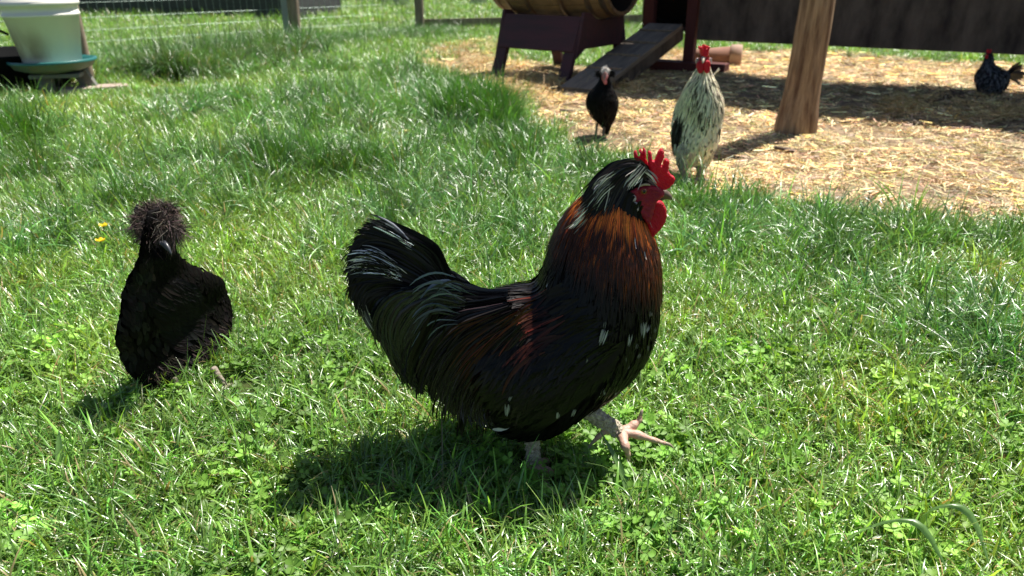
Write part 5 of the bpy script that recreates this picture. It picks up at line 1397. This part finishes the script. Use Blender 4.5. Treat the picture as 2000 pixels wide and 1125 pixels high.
spk = rng.uniform(size=n_) < np.where(s < .5, .04, .02); c_[spk] = np.array([.03, .025, .02])
fl.append(S2.L.feathers(s, th, rng.uniform(.025, .04, n_), rng.uniform(.004, .008, n_), down, c_, K=5, lift=.001, tiplift=.006, tipcol=(.05, .04, .03), tipamt=(rng.uniform(size=n_) < .12) * .7))
n_ = 110; s = rng.uniform(.20, .36, n_); th = np.pi + np.where(rng.uniform(size=n_) < .5, 1, -1) * rng.uniform(.38 * np.pi, .52 * np.pi, n_)
fl.append(S2.L.feathers(s, th, rng.uniform(.07, .11, n_), rng.uniform(.004, .007, n_), lambda p, n, t, s, th: np.broadcast_to(np.array([-.35, 0, -1.0]), p.shape), ncol((.028, .025, .022), n_, .5), K=7, lift=.006, tiplift=.006))
feather_obj('body_feathers', fl, M['feather_matte'], S2.root)
fl = []
n_ = 1800; s = rng.uniform(.45, .86, n_); th = rng.uniform(0, 2 * np.pi, n_); c_ = ncol((.84, .77, .56), n_, .18, .04)
fr_ = np.abs(((th - np.pi) + np.pi) % (2 * np.pi) - np.pi) < 0.30 * np.pi
dk = rng.uniform(size=n_) < np.where(fr_, .36, .06); c_[dk] = np.array([.09, .078, .055]) * np.exp(rng.normal(0, .5, (dk.sum(), 1)))
fl.append(S2.L.feathers(s, th, rng.uniform(.07, .12, n_), rng.uniform(.0018, .0036, n_), down, c_, K=8, lift=.003, tiplift=.008, jit=.08))
feather_obj('hackle_feathers', fl, M['feather_matte'], S2.root)
V, F, C = ribbons(np.stack([cr_resample(np.array([S2.pt(1385, 160, -.2), S2.pt(1396, 144 + k, -.22), S2.pt(1404 + k, 134 + 2 * k, -.24)]), 7) for k in (0, 1.5)]), np.array([[.010, .014, .016, .016, .014, .012, .004]] * 2), np.repeat(np.array([[[0, .6, .8]]]), 7, 1).repeat(2, 0), np.array([[.75, .75, .7]] * 2), 3, .2)
new_obj('tail_feather', mesh_np('tail_feather', V, F, C), M['feather_matte'], S2.root)
# head
def Bframe(B, lx, lean=0.0): return Matrix(((0, 0, 1, lx), (1, 0, 0, 0), (0, 1, 0, 0), (0, 0, 0, 1)))
def bo(B, pts, lx): return [(B.pt(a, b, lx)[1], B.pt(a, b, lx)[2]) for a, b in pts]
hc = S2.pt(1375, 116, .06)
ball('face', .026, M['face'], S2.root, tuple(hc), (.9, .72, 1.2))
plate('comb', bo(S2, [(1370, 108), (1367, 98), (1364, 92), (1368, 90), (1371, 95), (1373, 88), (1376, 87), (1378, 94), (1381, 90), (1384, 91), (1382, 99), (1380, 108)], .075), .03, M['comb'], S2.root, .004, Bframe(S2, .075), .004, .0006)
for a_, lx_ in (((1361, 120), .085), ((1375, 120), .088)):
    x0, y0 = a_
    plate('wattle', bo(S2, [(x0 + 1, y0), (x0 + 10, y0 - 1), (x0 + 12, y0 + 10), (x0 + 9, y0 + 21), (x0 + 4, y0 + 23), (x0 - 1, y0 + 15), (x0 - 2, y0 + 6)], lx_), .014, M['comb'], S2.root, .005, Bframe(S2, lx_), .004, .0006)
for x_ in (1361, 1388):
    plate('ear_lobe', bo(S2, [(x_ - 3, 116), (x_ + 1, 113), (x_ + 3, 118), (x_ + 1, 125), (x_ - 2, 124)], .05), .006, M['lobe'], S2.root, .002, Bframe(S2, .05), .004)
new_obj('beak', beak_mesh('beak', S2.pt(1374, 114, .08), S2.pt(1373, 119, .115), .008), mat('pale_beak', base=(.5, .42, .3), rough=.4), S2.root)
for x_ in (1366, 1384): ball('eye', .004, M['eye'], S2.root, tuple(S2.pt(x_, 110, .078)), sub=2)
M['pale_shank'] = mat('pale_shank_skin', base=(.42, .30, .23), rough=.75, bump=(200, .8, .003), noise=(90, (.25, .17, .12), .7))
simple_feet(S2, [(1336, 305, .0, 1333, 352, .02), (1370, 308, .0, 1364, 360, .035)], .0125, M['pale_shank'], .06)
fl = []
for hx in (1336, 1371):
    q = S2.pt(hx, 312, .0); st3 = [((q[0] - .022, q[2] - .035), (q[0] + .022, q[2] - .035), .017, q[1]), ((q[0] - .035, q[2]), (q[0] + .04, q[2]), .03, q[1]), ((q[0] - .05, q[2] + .04), (q[0] + .06, q[2] + .04), .04, q[1]), ((q[0] - .05, q[2] + .08), (q[0] + .06, q[2] + .08), .04, q[1])]
    Lt = Loft(st3, 20); n_ = 300; fl.append(Lt.feathers(rng.uniform(.05, .95, n_), rng.uniform(0, 6.28, n_), rng.uniform(.02, .035, n_), rng.uniform(.004, .007, n_), down, ncol((.5, .45, .35), n_, .25, .05), K=5, lift=.001, tiplift=.004))
feather_obj('thigh_feathers', fl, M['feather_matte'], S2.root)

# small black hen with a white spot on its crest
S3 = Bird('hen', (1172, 270), math.atan2(-.98, .2), 3.72, [(256, 1180, 1190, -.01, -.06), (244, 1170, 1195, .02, -.10), (228, 1154, 1203, .06, -.13), (210, 1145, 1208, .08, -.14), (195, 1144, 1208, .085, -.12), (182, 1149, 1203, .08, -.08), (171, 1159, 1198, .07, -.04), (161, 1167, 1193, .06, -.01), (150, 1171, 1190, .055, .0), (141, 1173, 1188, .05, .01), (134, 1176, 1186, .045, .015)],
     'small black hen with a white topped black crest and pink face on the straw', 'hen')
new_obj('body', S3.L.mesh('body', .004, 28), M['black_body'], S3.root)
fl = []
n_ = 1700; s = rng.uniform(.02, .9, n_); th = rng.uniform(0, 2 * np.pi, n_)
fl.append(S3.L.feathers(s, th, rng.uniform(.025, .04, n_), rng.uniform(.004, .008, n_), down, ncol((.009, .008, .008), n_, .3), K=5, lift=.001, tiplift=.005, jit=.2))
feather_obj('body_feathers', fl, M['feather_matte'], S3.root)
ball('face', .022, mat('pink_face', base=(.5, .13, .15), rough=.6, bump=(300, .5, .002)), S3.root, tuple(S3.pt(1181, 152, .045)), (.9, .75, 1.3))
plate('wattle', bo(S3, [(1178, 157), (1184, 157), (1185, 161), (1182, 165), (1179, 163)], .065), .01, bpy.data.materials['pink_face'], S3.root, .004, Bframe(S3, .065), .004)
new_obj('beak', beak_mesh('beak', S3.pt(1181, 148, .06), S3.pt(1180, 154, .09), .006), M['beak'], S3.root)
fl = [hairs(S3.pt(1169, 144, .045), (.014, .016, .016), 420, (.006, .013), .0014, ncol((.010, .010, .010), 420, .3)), hairs(S3.pt(1195, 144, .045), (.014, .016, .016), 420, (.006, .013), .0014, ncol((.010, .010, .010), 420, .3)),
      hairs(S3.pt(1182, 142, .02), (.02, .022, .018), 400, (.012, .026), .0016, ncol((.02, .02, .02), 400, .4))]
feather_obj('crest_feathers', fl, M['feather_matte'], S3.root)
fl = [hairs(S3.pt(1182, 137, .055), (.014, .022, .018), 420, (.006, .012), .0016, ncol((.75, .72, .70), 420, .15, .03)), hairs(S3.pt(1182, 146, .068), (.008, .010, .008), 200, (.006, .010), .0014, ncol((.65, .4, .4), 200, .15, .03))]
feather_obj('white_crest', fl, M['feather_matte'], S3.root)
simple_feet(S3, [(1166, 240, .0, 1164, 262, .01), (1180, 246, .0, 1178, 272, .03)], .0062, mat('dark_shank', base=(.12, .10, .08), rough=.7), .04)

# speckled dark hen at the right edge
S4 = Bird('hen', (1940, 190), math.atan2(-.75, -.66), 5.06, [(190, 1918, 1950, .02, -.06), (182, 1910, 1960, .07, -.12), (168, 1904, 1970, .10, -.16), (154, 1902, 1974, .11, -.18), (142, 1905, 1974, .11, -.17), (133, 1911, 1958, .10, -.10), (125, 1917, 1947, .09, -.04), (116, 1921, 1943, .08, -.01), (107, 1923, 1941, .075, .01), (100, 1926, 1938, .065, .02)],
     'dark speckled hen standing in the coop shade at the right edge', 'hen')
new_obj('body', S4.L.mesh('body', .004, 28), M['black_body'], S4.root)
fl = []
n_ = 2000; s = rng.uniform(.02, .95, n_); th = rng.uniform(0, 2 * np.pi, n_); c_ = ncol((.02, .022, .026), n_, .3)
br_ = rng.uniform(size=n_) < .35; c_[br_] = np.array([.12, .13, .15])
fl.append(S4.L.feathers(s, th, rng.uniform(.025, .04, n_), rng.uniform(.005, .009, n_), down, c_, K=5, lift=.001, tiplift=.005, jit=.2))
feather_obj('body_feathers', fl, M['feather_matte'], S4.root)
Kt = 18; a_ = S4.pt(1960, 150, -.13)
pts = []
for k in range(Kt):
    f_ = k / (Kt - 1); e_ = S4.pt(1997 - 4 * f_, 122 + 44 * f_, -.20 + rng.normal(0, .01)); e_[1] += rng.normal(0, .015)
    pts.append(cr_resample(np.array([a_ + rng.normal(0, .006, 3), (a_ + e_) / 2 + [0, 0, .012], e_]), 7))
V, F, C = ribbons(np.array(pts), np.repeat(np.array([[.008, .012, .014, .015, .014, .012, .004]]), Kt, 0), np.repeat(unit(rng.normal(0, .3, (Kt, 1, 3)) + np.array([.5, 0, .8])), 7, 1), ncol((.014, .014, .016), Kt, .3), 3, .2)
o = new_obj('tail_feathers', mesh_np('tail_feathers', V, F, C), M['feather'], S4.root); o['kind'] = 'stuff'
plate('comb', bo(S4, [(1925, 106), (1923, 100), (1926, 97), (1929, 100), (1931, 97), (1933, 103)], .09), .012, M['comb'], S4.root, .003, Bframe(S4, .09), .005)
plate('wattle', bo(S4, [(1921, 108), (1926, 108), (1926, 114), (1923, 116), (1920, 112)], .10), .012, M['comb'], S4.root, .003, Bframe(S4, .10), .005)
new_obj('beak', beak_mesh('beak', S4.pt(1925, 107, .10), S4.pt(1920, 109, .125), .006), M['beak'], S4.root)
simple_feet(S4, [(1925, 184, .0, 1927, 193, .03), (1945, 184, -.02, 1944, 194, .0)], .0075, M['grey_shank'], .045)

# seed stalks and broad blades standing singly in the near lawn
for (pts, w_, lb) in (([(866, 1060), (866, 1000), (864, 900), (862, 800), (858, 775)], .0016, 'tall dry seed stalk in front of the rooster tail'),
                      ([(1240, 1060), (1226, 960), (1205, 900), (1172, 842)], .0055, 'arching broad grass blade just below the raised foot'),
                      ([(340, 870), (338, 800), (341, 775)], .005, 'upright pale grass blade in the shade of the left hen'),
                      ([(1560, 1115), (1690, 1030), (1790, 1020), (1850, 1110)], .008, 'broad shiny arching blade at the lower right corner'),
                      ([(1770, 1100), (1800, 1010), (1850, 985), (1900, 1010), (1935, 1110)], .008, 'tall broad shiny blade arching over at the lower right corner'),
                      ([(1700, 1110), (1640, 1050), (1590, 1022)], .0075, 'broad blade bending left at the lower right'),
                      ([(140, 960), (120, 900), (115, 840)], .009, 'broad plantain leaf standing at the lower left'),
                      ([(120, 960), (165, 890), (178, 850)], .009, 'second plantain leaf leaning right at the lower left')):
    g0 = G(*pts[0]); zs = np.linspace(0.0, .10 if len(pts) > 3 else .07, len(pts)); 
    if pts[0][0] in (1560, 1770): zs = np.array([0, .08, .10, .06]) if len(pts) == 4 else np.array([0, .08, .11, .10, .06])
    P3 = []
    for (a, b_), z_ in zip(pts, zs):
        r_ = ray(a, b_); tt = (CAMH - z_) / -r_[2]; q = np.array([0, 0, CAMH]) + r_ * tt; P3.append(q)
    P3 = np.array(P3); P3[:, 1] = P3[0, 1] * .5 + P3[:, 1] * .5 if False else P3[:, 1]
    c3 = cr_resample(P3, 12) - g0; t_ = np.linspace(0, 1, 12)
    V, F, C = ribbons(c3[None], (w_ * np.clip(1.05 - t_ ** 3, .08, 1) * np.clip(.6 + t_ * 2, 0, 1))[None], np.repeat(unit(np.array([[[.9, .25, .3]]])), 12, 1), np.array([[.10, .19, .05]]) if w_ > .002 else np.array([[.25, .2, .1]]), 5, .35)
    o = new_obj('grass_blade', mesh_np('grass_blade', V, F, C), M.setdefault('blade', mat('single_blade', rough=.3, spec=.8, attr='col', transl=.3, tcol=(2, 2, .9))), None, tuple(g0)); tag(o, lb, 'grass blade', 'single tall blades in the near lawn')
